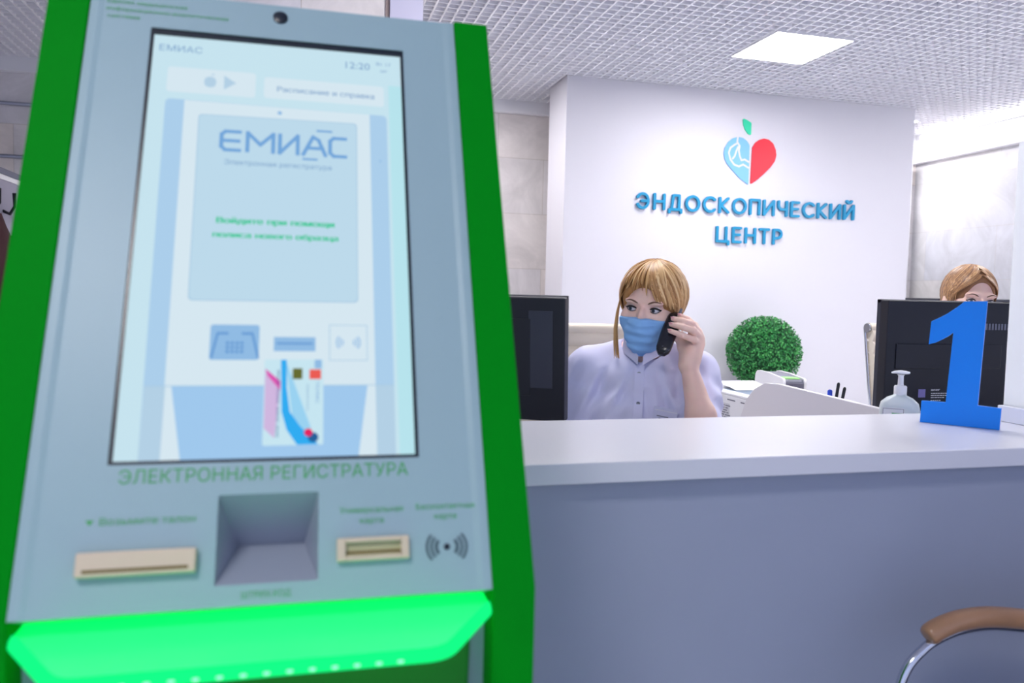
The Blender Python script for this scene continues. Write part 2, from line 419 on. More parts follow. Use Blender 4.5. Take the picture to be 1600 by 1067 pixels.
# ---------------------------------------------------------------- frosted glass screen on the counter
gs = empty('glass_screen', (1.587, 1.40, 1.05)); tag(gs, 'frosted glass screen in a white rail standing on the counter right of the blue numeral', 'screen')
MB().span(-0.013, 0.013, -0.18, 0.095, 0.0002, 0.037).build('rail', M_whitepl, gs, bevel=0.002)
M_frost = mat('frosted_glass', (0.95, 0.98, 0.99, 1), 0.5, trans=0.85, ior=1.3)
nt_ = M_frost.node_tree; tl_ = nt_.nodes.new('ShaderNodeBsdfTranslucent'); tl_.inputs[0].default_value = (0.96, 0.98, 0.99, 1)
mx_ = nt_.nodes.new('ShaderNodeMixShader'); mx_.inputs[0].default_value = 0.55
nt_.links.new(nt_.nodes['Principled BSDF'].outputs[0], mx_.inputs[1]); nt_.links.new(tl_.outputs[0], mx_.inputs[2]); nt_.links.new(mx_.outputs[0], nt_.nodes['Material Output'].inputs[0])
MB().span(-0.003, 0.003, -0.178, 0.088, 0.037, 0.640).build('glass_pane', M_frost, gs)

# ---------------------------------------------------------------- hand sanitiser bottle
sb = empty('sanitiser_bottle', (1.462, 1.678, 0.9002), radians(-38)); tag(sb, 'white pump bottle of hand sanitiser behind the counter beside the blue numeral', 'bottle')
bod = MB(); ro = lambda w, d: rounded([(-w, -d), (w, -d), (w, d), (-w, d)], min(w, d)*.7, 4)
secs = [(0.0, .043, .027), (.004, .046, .030), (.155, .046, .030), (.168, .043, .028), (.180, .030, .021), (.186, .017, .015), (.190, .0135, .0135)]
n = len(ro(.04, .03))
vs = [(a, b, z) for z, w, d in secs for a, b in ro(w, d)]
bod.add(vs, [tuple(range(n-1, -1, -1)), tuple(range(len(vs)-n, len(vs)))]+[(i*n+k, i*n+(k+1) % n, (i+1)*n+(k+1) % n, (i+1)*n+k) for i in range(len(secs)-1) for k in range(n)])
M_bot = mat('translucent_white_plastic', rgb(222, 232, 236), 0.3, trans=0.25)
bod.build('body', M_bot, sb, smooth=50)
MB().lathe([(.0125, .186), (.0150, .188), (.0150, .208), (.0135, .211), (.0075, .212), (.0068, .216), (.0062, .236), (.009, .239)], n=20).build('collar', M_whitepl, sb, smooth=40)
MB().tube([(0.020, 0, .2440), (0.012, 0, .2445), (0, 0, .2450), (-0.014, 0, .2445), (-0.022, 0, .2425)], [.004, .007, .0085, .006, .0035], 12, flat=0.6).build('pump_head', M_whitepl, sb, smooth=60)
M_lg = mat('green_label', rgb(38, 150, 84), 0.5)
lab = MB(); lz = lambda a, b: (a, -0.0304, b)
lab.poly([lz(-.040, .110), lz(.010, .110), lz(.010, .158), lz(-.040, .158)], 0)
ly = lambda a, b: (a, -0.0307, b)
lab.poly([ly(-.018, .126), ly(.008, .126), ly(.008, .145), ly(-.018, .145)], 1)
for a0, a1, b0, b1 in ((-.038, .008, .1545, .1555), (-.038, .008, .1115, .1125), (-.0385, -.0375, .1115, .1555), (.0075, .0085, .1115, .1555)):
    lab.poly([ly(a0, b0), ly(a1, b0), ly(a1, b1), ly(a0, b1)], 2)
lab.build('front_label', [M_whitepl, M_lg, M_greypl], sb)

# ---------------------------------------------------------------- monitors (backs towards us)
def monitor(name, loc, rz, w, hh, zc, tilt, label, bulge):
    t = empty(name, loc, rz); tag(t, label, 'monitor')
    T = Matrix.Translation((0, 0, zc)) @ Matrix.Rotation(radians(tilt), 4, 'X')
    # local -Y is the back, +Y the screen
    MB().box((0, -0.004, 0), (w, 0.034, hh), mtx=T).build('casing', M_blackpl, t, bevel=0.004)
    fr = MB()
    for a, b, ew, eh in ((-w/2+.006, 0, .012, hh+.004), (w/2-.006, 0, .012, hh+.004), (0, hh/2-.004, w, .012), (0, -hh/2+.006, w, .012)):
        fr.box((a, 0.017, b), (ew, 0.016, eh), mtx=T)
    fr.build('bezel', M_darkpl, t, bevel=0.002)
    MB().box((0, 0.0135, 0), (w-.02, 0.003, hh-.02), mtx=T).build('display', emit(name+'_picture', (0.55, 0.65, 0.8, 1), 0.6), t)
    bl = MB(); bw, bz0, bz1 = bulge
    bl.box((0, -0.0222, (bz0+bz1)/2), (bw, 0.005, bz1-bz0), mtx=T)
    bl.build('rear_cover', M_blackpl, t, bevel=0.002)
    MB().box((0, 0.0, (zc-hh/2+.03)/2), (0.06, 0.022, zc-hh/2+.02)).build('stand_neck', M_blackpl, t, bevel=0.004)
    MB().lathe([(0.11, 0), (0.112, 0.004), (0.10, 0.014), (0.05, 0.02)], n=28).build('stand_base', M_blackpl, t, smooth=40)
    return t, T
# left one: right edge near (0.63, 1.85)
a = radians(-30); w1 = 0.47; c1 = Vector((0.632, 1.845, 0))-Vector((cos(a), sin(a), 0))*(w1/2)
t1, T1 = monitor('computer_monitor', (c1.x, c1.y, 0.75), a, w1, 0.305, 0.412, 5, 'black computer monitor seen from behind, half hidden by the green kiosk', (0.30, -0.09, 0.10))
pn = MB()
for a0, a1, b0, b1 in ((0.145, 0.205, -0.07, 0.12),): pn.box(((a0+a1)/2, -0.0222, (b0+b1)/2), (a1-a0, 0.003, b1-b0), mtx=T1)
pn.build('port_cover', M_darkpl, t1, bevel=0.001)
pt = MB()
for b in (-0.098, -0.122): pt.box((0.112, -0.0216, b), (0.006, 0.002, 0.010), 0, mtx=T1)
pt.build('port', mat('red_port', rgb(120, 50, 50), 0.5), t1)
# right one, parallel to the counter
w2 = 0.42
t2, T2 = monitor('computer_monitor', (1.777, 1.88, 0.75), 0.0, w2, 0.310, 0.421, 0, 'black computer monitor seen from behind, standing behind the blue numeral', (0.36, -0.035, 0.035))
vt = MB()
for k in range(22): vt.box((-0.03+k*0.011, -0.0215, 0.085), (0.006, 0.002, 0.018), 0, mtx=T2)
vt.build('vent', M_greypl, t2)
mk = MB(); bk = lambda a, b: tuple(T2 @ Vector((a, -0.0222, b)))
mk.text('acer', bk, -0.055, -0.098, 0.008, 0, bold=0.0006, width=0.030)
mk.text('CE', bk, 0.0, -0.100, 0.008, 0, width=0.014)
for a0, a1, b0 in ((-.055, .000, -.106), (-.055, -.004, -.112), (-.055, -.010, -.118), (.006, .050, -.110), (.012, .044, -.116), (-.055, -.020, -.126)):
    x_ = a0
    while x_ < a1:
        L_ = random.uniform(.004, .011); mk.poly([bk(x_, b0), bk(x_+L_, b0), bk(x_+L_, b0+.0022), bk(x_, b0+.0022)]); x_ += L_+.002
mk.build('rating_print', M_whitepl, t2)
MB().poly([bk(-.098, -.116), bk(-.074, -.116), bk(-.074, -.093), bk(-.098, -.093)]).build('violet_sticker', mat('violet_sticker', rgb(132, 124, 186), 0.5), t2)

# ---------------------------------------------------------------- printers, pens
lp = empty('laser_printer', (1.83, 2.90, 0.7502)); tag(lp, 'white box-shaped laser printer beside the arm of the masked woman', 'printer')
MB().span(-0.175, 0.16, -0.225, 0.225, 0.0, 0.19).build('body', M_whitepl, lp, bevel=0.012, seg=3)
out = [(-0.225, 0.16), (-0.10, 0.192), (0.225, 0.192), (0.225, 0.12), (-0.225, 0.12)]
tr = MB()
tr.span(-0.175, -0.12, -0.2, 0.22, 0.185, 0.195); tr.span(0.11, 0.16, -0.2, 0.22, 0.185, 0.195); tr.span(-0.12, 0.11, 0.12, 0.22, 0.185, 0.195)
tr.build('top_rim', M_whitepl, lp, bevel=0.003)
MB().add([(-0.12, -0.18, 0.1905), (0.11, -0.18, 0.1905), (0.11, 0.10, 0.188+0.004), (-0.12, 0.10, 0.192)], [(0, 1, 2, 3)]).build('output_tray', mat('blue_grey_plastic', rgb(96, 118, 142), 0.4), lp)
pp = MB(); 
pp.add([(-0.09, 0.02, 0.1935), (0.09, 0.02, 0.1935), (0.09, 0.18, 0.215), (-0.09, 0.18, 0.215)], [(0, 1, 2, 3)])
pp.build('paper_support', M_whitepl, lp)
st = MB(); sx = lambda a, b: (-0.1757, a, b)
st.poly([sx(-.08, .085), sx(.09, .085), sx(.09, .152), sx(-.08, .152)], 0)
random.seed(3)
for i in range(6):
    a = .082
    while a > -.06:
        L_ = random.uniform(.012, .04); b = .093+i*.0095
        st.poly([(-0.1760, a, b), (-0.1760, a-L_, b), (-0.1760, a-L_, b+.0045), (-0.1760, a, b+.0045)], 1); a -= L_+.006
st.build('side_sticker', [mat('grey_label', rgb(206, 207, 214), 0.6), M_greypl], lp)
for a, l in ((.14, .05), (-.06, .06), (-.16, .05)): MB().poly([sx(a, .166), sx(a-l, .166), sx(a-l, .171), sx(a, .171)]).build('vent', M_greypl, lp)

cpn = empty('card_printer', (2.215, 3.33, 0.7502), radians(-12)); tag(cpn, 'small white printer with a grey slotted front and lime label below the topiary ball', 'printer')
prof = rounded([(-0.18, 0.0), (-0.18, 0.212), (0.0, 0.222), (0.18, 0.222), (0.18, 0.0)], [0, .022, .03, .05, 0], 5)
MB().prism(prof, lambda a, b, t: (-0.055+t, a, b), 0.012).prism(prof, lambda a, b, t: (0.043+t, a, b), 0.012).build('side_shell', M_whitepl, cpn, smooth=40)
prof2 = rounded([(-0.172, 0.0), (-0.172, 0.206), (0.0, 0.217), (0.175, 0.217), (0.175, 0.0)], [0, .022, .03, .05, 0], 5)
MB().prism(prof2, lambda a, b, t: (-0.043+t, a, b), 0.086).build('body', M_greypl, cpn, smooth=40)
MB().box((0, -0.1745, 0.098), (0.084, 0.010, 0.190)).build('front_face', mat('slate_plastic', rgb(104, 104, 122), 0.4), cpn, bevel=0.003)
MB().box((0, -0.180, 0.140), (0.066, 0.004, 0.008)).build('card_slot', M_blackpl, cpn)
sl = math.atan2(0.010, 0.172)
MB().box((0, -0.125, 0.2105), (0.07, 0.05, 0.004), mtx=Matrix.Translation((0, -0.125, 0.2105)) @ Matrix.Rotation(sl, 4, 'X') @ Matrix.Translation((0, 0.125, -0.2105))).build('top_label', mat('lime_label', rgb(150, 226, 120), 0.5), cpn)

ob_ = tag(MB().span(1.98, 2.10, 2.63, 2.78, 0.7502, 0.79).build('organiser_box', M_whitepl, bevel=.003), 'white desk organiser box under the clear pen cup', 'box')
ph = empty('pen_holder', (2.04, 2.70, 0.7902)); tag(ph, 'clear pen cup holding pens beyond the curved divider', 'pen cup')
M_clear = mat('clear_plastic', (0.9, 0.92, 0.98, 1), 0.1, trans=0.9, ior=1.15)
MB().lathe([(.040, 0), (.042, .002), (.042, .135), (.0395, .135), (.0395, .004), (.001, .004)], n=24).build('cup', M_clear, ph, smooth=40)
def pen(dx, dy, tx, ty, L, r, m, mc, label, name='pen'):
    e = empty(name, (2.04+dx, 2.70+dy, 0.7945)); d = Vector((tx, ty, 1)).normalized()
    MB().tube([d*0.001, d*(L*.6)], [r*.7, r], 10).build('barrel', m, e, smooth=50)
    MB().tube([d*(L*.6), d*(L*.97), d*L], [r*1.15, r*1.15, r*.6], 10).build('cap', mc, e, smooth=50)
    tag(e, label, 'pen')
M_pblue = mat('blue_pen', rgb(30, 66, 190), 0.35); M_pblack = mat('black_pen', rgb(22, 24, 34), 0.35)
pen(-.020, -.005, -.02, -.02, .178, .0085, M_pblue, M_pblue, 'thick blue pen in the clear cup, left of the black pens')
pen(.000, .008, .12, -.02, .205, .0055, M_pblack, M_pblack, 'black pen in the clear cup, tallest and middle of the three')
pen(.008, -.008, .18, -.02, .190, .0055, mat('grey_pen', rgb(110, 112, 124), 0.3), M_pblack, 'black capped grey pen leaning right in the clear cup')

# ---------------------------------------------------------------- topiary ball
random.seed(11)
tb = empty('topiary_ball', (3.79, 5.95, 0)); tag(tb, 'round green boxwood topiary ball in front of the white sign wall', 'plant')
Rb = 0.305; zc = 0.872
lf = MB(); lv, lff, lmi = [], [], []
for i in range(7500):
    zz = random.uniform(-1, 1); an = random.uniform(0, 2*pi); q = math.sqrt(1-zz*zz)
    nrm = Vector((q*cos(an), q*sin(an), zz)); rr = Rb*random.uniform(0.86, 1.0)
    p = nrm*rr+Vector((0, 0, zc))
    t_ = nrm.orthogonal().normalized(); t_ = Matrix.Rotation(random.uniform(0, 6.28), 3, nrm) @ t_
    d = (t_*random.uniform(.5, 1)+nrm*random.uniform(.1, 1.0)).normalized(); s_ = d.cross(nrm).normalized()
    L = random.uniform(.016, .026); W = L*.36
    o0 = len(lf.v)
    lf.add([p, p+d*L*.5+s_*W+nrm*.002, p+d*L, p+d*L*.5-s_*W+nrm*.002], [(0, 1, 2, 3)], random.choice((0, 0, 0, 1, 1, 2)))
ML = [mat('leaf_green', rgb(44, 140, 64), 0.45), mat('leaf_dark', rgb(30, 108, 56), 0.5), mat('leaf_light', rgb(84, 176, 92), 0.45)]
core = MB().lathe([(Rb*.88*sin(pi*(k+.01)/12.02), zc-Rb*.88*cos(pi*(k+.01)/12.02)) for k in range(13)], n=24)
me_f = lf.build('foliage', ML, tb); me_f['kind'] = 'stuff'
core.build('core', mat('leaf_core', rgb(20, 70, 38), 0.8), tb, smooth=80)
MB().lathe([(.12, 0), (.125, .01), (.155, .56), (.158, .59), (.145, .59), (.14, .56), (.001, .56)], n=28).build('planter', M_whitepl, tb, smooth=40)

# ---------------------------------------------------------------- cream ribbed office chairs
def office_chair(loc, rz, label):
    t = empty('office_chair', loc, rz); tag(t, label, 'office chair', None)
    # faces local -Y; back panel leans to +Y
    def back_pt(s):   # s 0..1 from seat to the top
        return (0.20+0.17*s+0.02*sin(pi*s), 0.47+0.74*s)
    bp = MB(); n = 15; W = 0.235
    rows = []
    for i in range(n*6+1):
        s = i/(n*6); y_, z_ = back_pt(s); ph_ = (i % 6)/6.0
        b = 0.010*abs(sin(pi*ph_))**0.6
        rows.append((y_, z_, b))
    vs = []
    for y_, z_, b in rows:
        for k in range(9):
            xx = -W+2*W*k/8; cv = 0.02*(1-(xx/W)**2)
            vs.append((xx, y_+cv-0.012-b, z_))
        for k in range(8, -1, -1):
            xx = -W+2*W*k/8; cv = 0.02*(1-(xx/W)**2)
            vs.append((xx, y_+cv+0.012+b, z_))
    m = 18
    fs = [(i*m+k, i*m+(k+1) % m, (i+1)*m+(k+1) % m, (i+1)*m+k) for i in range(len(rows)-1) for k in range(m)]
    fs += [tuple(range(m)), tuple(range(len(vs)-m, len(vs)))]
    bp.add(vs, fs); bp.build('backrest', M_cream, t, smooth=50)
    MB().tube([(-W-.004, .372, 1.212), (0, .392, 1.212), (W+.004, .372, 1.212)], 0.021, 14).build('head_roll', M_cream, t, smooth=50)
    sp_ = MB(); rows = []
    for i in range(49):
        s = i/48; rows.append((-0.27+0.47*s, 0.47-0.02*sin(pi*s), 0.010*abs(sin(pi*(i % 6)/6))**.6))
    vs = []
    for y_, z_, b in rows: vs += [(-W, y_, z_+.012+b), (W, y_, z_+.012+b), (W, y_, z_-.012-b), (-W, y_, z_-.012-b)]
    fs = [(i*4+k, i*4+(k+1) % 4, (i+1)*4+(k+1) % 4, (i+1)*4+k) for i in range(48) for k in range(4)]+[(0, 1, 2, 3), (192, 193, 194, 195)]
    sp_.add(vs, fs).build('seat', M_cream, t, smooth=50)
    for sx in (-1, 1):
        path = [(sx*(W+.012), -0.27, 0.47)]+[(sx*(W+.012), -0.27+0.45*k/6, 0.465-0.012*sin(pi*k/6)) for k in range(1, 7)]+[(sx*(W+.012), back_pt(s)[0], back_pt(s)[1]) for s in (0.03, .15, .3, .5, .7, .9, 1.0)]
        MB().tube([(p[0]-sx*.004, p[1]+(.016 if i > 7 else 0), p[2]) for i, p in enumerate(path)], 0.006, 8).build('side_frame', M_chrome, t, smooth=60)
        MB().tube([(sx*(W+.01), 0.27, 0.70), (sx*(W+.045), 0.15, 0.69), (sx*(W+.045), -0.10, 0.67), (sx*(W+.04), -0.15, 0.62), (sx*(W+.012), -0.12, 0.47)], 0.012, 8).build('armrest', M_chrome, t, smooth=60)
        MB().lathe([(0.001, -.003), (0.019, -.003), (0.019, .003), (0.001, .003)], n=18, mtx=Matrix.Translation((sx*(W+.010), .372, 1.212)) @ Matrix.Rotation(pi/2, 4, 'Y')).build('roll_cap', M_chrome, t, smooth=40)
    MB().tube([(0, 0, 0.10), (0, 0, 0.44)], 0.028, 14).build('gas_column', M_chrome, t, smooth=50)
    bs = MB()
    for k in range(5):
        a = 2*pi*k/5; bs.tube([(0, 0, .10), (cos(a)*.28, sin(a)*.28, .065)], [.024, .016], 8)
    bs.build('star_base', M_chrome, t, smooth=50)
    for k in range(5):
        a = 2*pi*k/5; MB().lathe([(.002, -.02), (.026, -.018), (.028, 0), (.026, .018), (.002, .02)], n=14, mtx=Matrix.Translation((cos(a)*.28, sin(a)*.28, .0285)) @ Matrix.Rotation(a, 4, 'Z') @ Matrix.Rotation(pi/2, 4, 'X')).build('castor', M_blackpl, t, smooth=50)
    return t
ch1 = office_chair((0.79, 1.97, 0), radians(-14), 'cream ribbed office chair behind the masked woman on the phone')
ch2 = copy_tree(ch1); ch2.location = (2.50, 2.42, 0); ch2.rotation_euler = (0, 0, radians(0))
ch2['label'] = 'cream ribbed office chair behind the black monitor on the right'

# ---------------------------------------------------------------- visitor chair in front of the counter
vc = empty('visitor_chair', (1.30, 0.85, 0)); tag(vc, 'chrome tube visitor chair with a light brown wooden armrest before the counter', 'chair')
M_seat = mat('grey_fabric', rgb(84, 88, 104), 0.8, bump=0.2, bscale=300)
for yy, first in ((0.25, True), (-0.27, False)):
    O = lambda X, Z: (X-1.30, yy, Z)
    arm = [O(1.040, .752), O(1.062, .764), O(1.105, .7745), O(1.165, .776), O(1.245, .765), O(1.33, .748), O(1.42, .735), O(1.50, .73)]
    arm = smooth_path(arm); MB().tube([arm[0]+(arm[0]-arm[1])*.35]+arm, [.010, .0150, .0168]+[.018]*(len(arm)-3)+[.016], 16, flat=1.0).build('armrest', M_wood, vc, smooth=60)
    fr = [O(1.50, .716), O(1.33, .733), O(1.245, .749), O(1.165, .760), O(1.105, .757), O(1.058, .744), O(1.030, .7285), O(1.005, .705), O(.990, .672), O(.982, .62), O(.978, .5), O(.978, .2), O(.985, .06), O(1.01, .022), O(1.06, .014), O(1.45, .014), O(1.52, .02)]
    MB().tube(smooth_path(fr), .0085, 12).build('tube_frame', M_chrome, vc, smooth=60)
MB().tube([(.20, -.27, .014), (.20, .25, .014)], .0085, 10).build('floor_bar', M_chrome, vc, smooth=60)
MB().tube([(-.322, -.27, .41), (-.322, .25, .41)], .0085, 10).build('seat_bar', M_chrome, vc, smooth=60)
MB().span(-.322, .22, -.245, .225, .42, .48).build('seat', M_seat, vc, bevel=.02, seg=3)
MB().box((.245, -.01, .70), (.05, .50, .50), mtx=Matrix.Translation((.245, 0, .70)) @ Matrix.Rotation(radians(10), 4, 'Y') @ Matrix.Translation((-.245, 0, -.70))).build('backrest', M_seat, vc, bevel=.02, seg=3)

# ---------------------------------------------------------------- low dark cabinet, coat rack
bc = empty('low_cabinet', (6.28, 6.35, 0)); tag(bc, 'low black cabinet along the stone wall behind the second woman', 'cabinet')
MB().span(-.18, .13, -.70, .75, 0.0, 1.345).build('body', M_blackpl, bc)
MB().span(-.19, .13, -.71, .76, 1.345, 1.368).build('top', M_darkpl, bc, bevel=.003)
for k in range(3): MB().span(-.19, -.18, -.69+k*.48, -.22+k*.48, .05, 1.33).build('door', M_darkpl, bc)

cr = empty('coat_rack', (-1.4, 4.7, 0)); tag(cr, 'grey coat rack panel with a dark top rail and black hooks at the far left', 'coat rack')
XR = 0.0
MB().span(-.02, .02, -.9, 1.2, 0.1, 1.81).build('panel', mat('grey_laminate', rgb(150, 148, 168), 0.5), cr)
MB().span(-.024, .024, -.9, 1.2, 1.81, 1.834).build('top_rail', M_trim, cr)
MB().span(-.03, .03, -.92, 1.22, 1.834, 1.862).build('cap_rail', mat('slate_rail', rgb(84, 88, 112), 0.4), cr)
for yy in (-.85, 1.15): MB().span(-.2, .2, yy-.02, yy+.02, 0, .1).build('foot', M_darkpl, cr)
for k in range(8):
    yy = -.72+k*.20
    MB().tube([(.02, yy, 1.66), (.055, yy-.02, 1.645), (.085, yy-.05, 1.68), (.09, yy-.07, 1.74)], [.008, .007, .007, .009], 8).build('hook', M_blackpl, cr, smooth=60)
ct = empty('hanging_coat', (-1.30, 4.02, 1.6)); tag(ct, 'dark red coat hanging from the coat rack at the far left edge', 'coat')
cv = []; cf = []; rows = 12; nn_ = 20
for i in range(rows+1):
    s = i/rows; z = 0.02-0.95*s; wd = 0.10+0.18*min(1, s*4)**.5+0.05*s; dp = 0.03+0.045*min(1, s*3)
    for k in range(nn_):
        a = 2*pi*k/nn_; fold = 1+0.12*sin(a*5+1.3*s)
        cv.append((dp*cos(a)*fold, -0.05+wd*sin(a)*fold, z))
cf = [(i*nn_+k, i*nn_+(k+1) % nn_, (i+1)*nn_+(k+1) % nn_, (i+1)*nn_+k) for i in range(rows) for k in range(nn_)]+[tuple(range(nn_)), tuple(range(rows*nn_, rows*nn_+nn_))]
M_coat = mat('dark_red_wool', rgb(56, 16, 26), 0.85)
MB().add(cv, cf).build('coat_body', M_coat, ct, smooth=80)
for sy in (-1, 1):
    MB().tube([(0.02, -.05+sy*.22, -.08), (0.025, -.05+sy*.31, -.30), (0.03, -.05+sy*.33, -.60)], [.05, .055, .05], 12).build('sleeve', M_coat, ct, smooth=80)
# ---------------------------------------------------------------- self-service kiosk
ki = empty('registration_kiosk', (-0.0235, 0.8813, 0), radians(-1))
tag(ki, 'green and grey self-service registration kiosk with a tall lit touchscreen', 'kiosk')
SN, CS = sin(radians(25)), cos(radians(25))
def F(u, v, n=0.0): return (u, v*SN-n*CS, 1.3816+v*CS+n*SN)
M_green = mat('green_powder_coat', rgb(0, 132, 22), 0.6, spec=0.04)
M_grey = mat('silver_grey_paint', rgb(146, 172, 178), 0.4, spec=0.4)
M_dgreen = mat('dark_green_panel', rgb(0, 118, 20), 0.35, spec=0.3)
M_print = mat('green_print', rgb(66, 160, 84), 0.5)
M_bez = mat('screen_bezel', rgb(22, 30, 42), 0.3)
# side cheeks
prof = [(-0.162, 0.0), (-0.162, 1.0395), (0.1232, 1.6555), (0.30, 1.60), (0.30, 0.0)]
for s in (-1, 1):
    x0 = 0.205 if s > 0 else -0.2465
    tag(MB().prism(prof, lambda a, b, t: (x0+t, a, b), 0.0415).build('side_cheek', M_green, ki, bevel=0.0015), 'bright green side of the kiosk')
# grey face with openings
uc = [-0.205, -0.1405, -0.0445, 0.0445, 0.1405, 0.205]
vc_ = [-0.3765, -0.358, -0.278, -0.2475, 0.2505, 0.300]
fp = MB()
for i in range(len(uc)-1):
    for j in range(len(vc_)-1):
        um = (uc[i]+uc[i+1])/2; vm = (vc_[j]+vc_[j+1])/2
        if -0.1405 < um < 0.1405 and -0.2475 < vm < 0.2505: continue
        if abs(um) < 0.0445 and -0.358 < vm < -0.278: continue
        a0, a1 = uc[i], uc[i+1]
        fp.poly([F(a0, vc_[j]), F(a1, vc_[j]), F(a1, vc_[j+1]), F(a0, vc_[j+1])])
# returned top, bottom and hidden back
fp.poly([F(-.205, .3), F(.205, .3), (.205, .29, 1.61), (-.205, .29, 1.61)])
fp.poly([F(-.205, -.3765), F(.205, -.3765), F(.205, -.3765, -.05), F(-.205, -.3765, -.05)])
fp.poly([(-.205, .29, 0.02), (.205, .29, 0.02), (.205, .29, 1.61), (-.205, .29, 1.61)])
fp.build('face_panel', M_grey, ki)
# raised rounded edge strips of the face
for s in (-1, 1):
    es = MB()
    pts = rounded([(s*.2048, -.001), (s*.2048, .0014), (s*.1960, .0014), (s*.1880, -.0006)], [0, .001, .002, 0], 4)
    es.add([F(a, -.3765, b) for a, b in pts]+[F(a, .2995, b) for a, b in pts], [(i, i+len(pts), (i+1) % len(pts)+len(pts), (i+1) % len(pts)) for i in range(len(pts))]+[tuple(range(len(pts)))])
    es.build('edge_strip', M_grey, ki, smooth=60)
# screen
bz = MB()
for (a0, a1, b0, b1) in ((-.1405, -.1370, -.2475, .2505), (.1370, .1405, -.2475, .2505), (-.1370, .1370, .2437, .2505), (-.1370, .1370, -.2475, -.2441)):
    vs = [F(a, b, n) for n in (-.0075, -.0012) for a, b in ((a0, b0), (a1, b0), (a1, b1), (a0, b1))]
    bz.add(vs, [(4, 5, 6, 7), (0, 1, 5, 4), (1, 2, 6, 5), (2, 3, 7, 6), (3, 0, 4, 7)])
bz.build('screen_bezel', M_bez, ki)
K = 0.92
def scr(n, r, g_, b): return emit('screen_'+n, rgb(r, g_, b), K)
SM = [scr('base', 206, 236, 248), scr('white', 222, 240, 250), scr('panel', 196, 226, 244), scr('stripe', 178, 214, 244), scr('lower', 166, 208, 246),
      scr('ink', 122, 164, 208), scr('logo', 120, 172, 226), scr('green', 40, 206, 150), scr('icon', 150, 194, 236), scr('deep', 104, 158, 218),
      scr('card', 206, 238, 250), scr('magenta', 228, 90, 184), scr('cyan', 52, 178, 250), scr('chip', 106, 112, 52), scr('red', 244, 96, 88),
      scr('crimson', 236, 40, 100), scr('navy', 40, 100, 160), scr('faint', 186, 216, 238), scr('sky', 160, 218, 250), scr('lilac', 216, 190, 232), scr('line', 176, 210, 236), scr('edge', 190, 236, 246)]
(BASE, WHITE, PANEL, STRIPE, LOWER, INK, LOGO, GRN, ICON, DEEP, CARD, MAG, CYAN, CHIP, RED, CRIM, NAVY, FAINT, SKY, LILAC, LINE, EDGE) = range(22)
dp = MB()
def L(k): return lambda a, b: F(a, b, -.0035+k*.00012)
def rect(k, a0, a1, b0, b1, mi, r=0):
    pts = [(a0, b0), (a1, b0), (a1, b1), (a0, b1)]
    if r: pts = rounded(pts, r, 4)
    dp.poly([L(k)(a, b) for a, b in pts], mi)
def shape(k, pts, mi): dp.poly([L(k)(a, b) for a, b in pts], mi)
def frame(k, a0, a1, b0, b1, w, mi):
    rect(k, a0, a1, b0, b0+w, mi); rect(k, a0, a1, b1-w, b1, mi); rect(k, a0, a0+w, b0, b1, mi); rect(k, a1-w, a1, b0, b1, mi)
rect(0, -.1370, .1370, -.2441, .2437, BASE)
rect(1, .122, .1370, -.2441, .20, EDGE)
rect(1, -.1201, -.027, .168, .2015, WHITE, .004); rect(1, -.0178, .1165, .1690, .1977, WHITE, .004)
dp.text('ЕМИАС', L(2), -.1307, .2225, .0085, INK, width=.0450)
dp.text('12:20', L(2), .0728, .2203, .0098, INK, width=.0280)
dp.text('Вт 17', L(2), .1085, .2280, .0045, INK, width=.0170); dp.text('авг', L(2), .1130, .2186, .0040, INK, width=.0085)
for k in range(1):   # fruit-shaped and triangle store marks, very faint
    c = (-.0753, .1845); shape(2, [(c[0]+.0072*cos(a)*(1-.12*cos(2*a)), c[1]+.0072*sin(a)) for a in [2*pi*i/18 for i in range(18)]], FAINT)
    shape(2, [(-.0753, .193), (-.0720, .197), (-.0715, .1945)], FAINT)
    shape(2, [(-.061, .1949), (-.0478, .1856), (-.0605, .1758)], FAINT)
dp.text('Расписание и справка', L(2), -.0034, .1790, .0070, INK, width=.1086, bold=.0001)
# drawn terminal
shape(1, rounded([(-.1162, -.2435), (.1184, -.2435), (.1190, .1566), (-.1200, .1588)], [0, 0, .006, .006], 4), STRIPE)
shape(2, [(-.0978, -.2435), (.1000, -.2435), (.0995, .1566), (-.1005, .1580)], WHITE)
shape(3, rounded([(-.0830, -.0822), (.0838, -.0814), (.0850, .1430), (-.0850, .1410)], .005, 4), LINE)
shape(4, rounded([(-.0820, -.0810), (.0828, -.0802), (.0840, .1420), (-.0840, .1400)], .005, 4), PANEL)
shape(5, [(0.0025*cos(2*pi*i/12), .1496+.0025*sin(2*pi*i/12)) for i in range(12)], ICON)
shape(5, [(.1105+.0012*cos(2*pi*i/8), .094+.0014*sin(2*pi*i/8)) for i in range(8)], ICON)
def lg(pts, w=.0042):
    for i in range(len(pts)-1):
        p, q = Vector(pts[i]), Vector(pts[i+1]); d = (q-p).normalized(); n = Vector((-d.y, d.x))*w/2
        e = d*w*.4; shape(5, [tuple(v) for v in (p+n-e, p-n-e, q-n+e, q+n+e)], LOGO)
b0, b1 = .0968, .1205
bm_ = (b0+b1)/2
lg([(-.0410, b1), (-.0560, b1), (-.0600, b1-.004), (-.0600, b0+.004), (-.0560, b0), (-.0410, b0)]); lg([(-.0600, bm_), (-.0420, bm_)])
lg([(-.0330, b0), (-.0330, b1), (-.0195, bm_-.003), (-.0060, b1), (-.0060, b0)])
lg([(.0010, b1), (.0010, b0), (.0200, b1), (.0200, b0)])
lg([(.0260, b0), (.0365, b1), (.0425, b1-.004), (.0500, b0)]); lg([(.0320, bm_-.003), (.0470, bm_-.003)])
lg([(.0720, b1), (.0590, b1), (.0550, b1-.004), (.0550, b0+.004), (.0590, b0), (.0720, b0)])
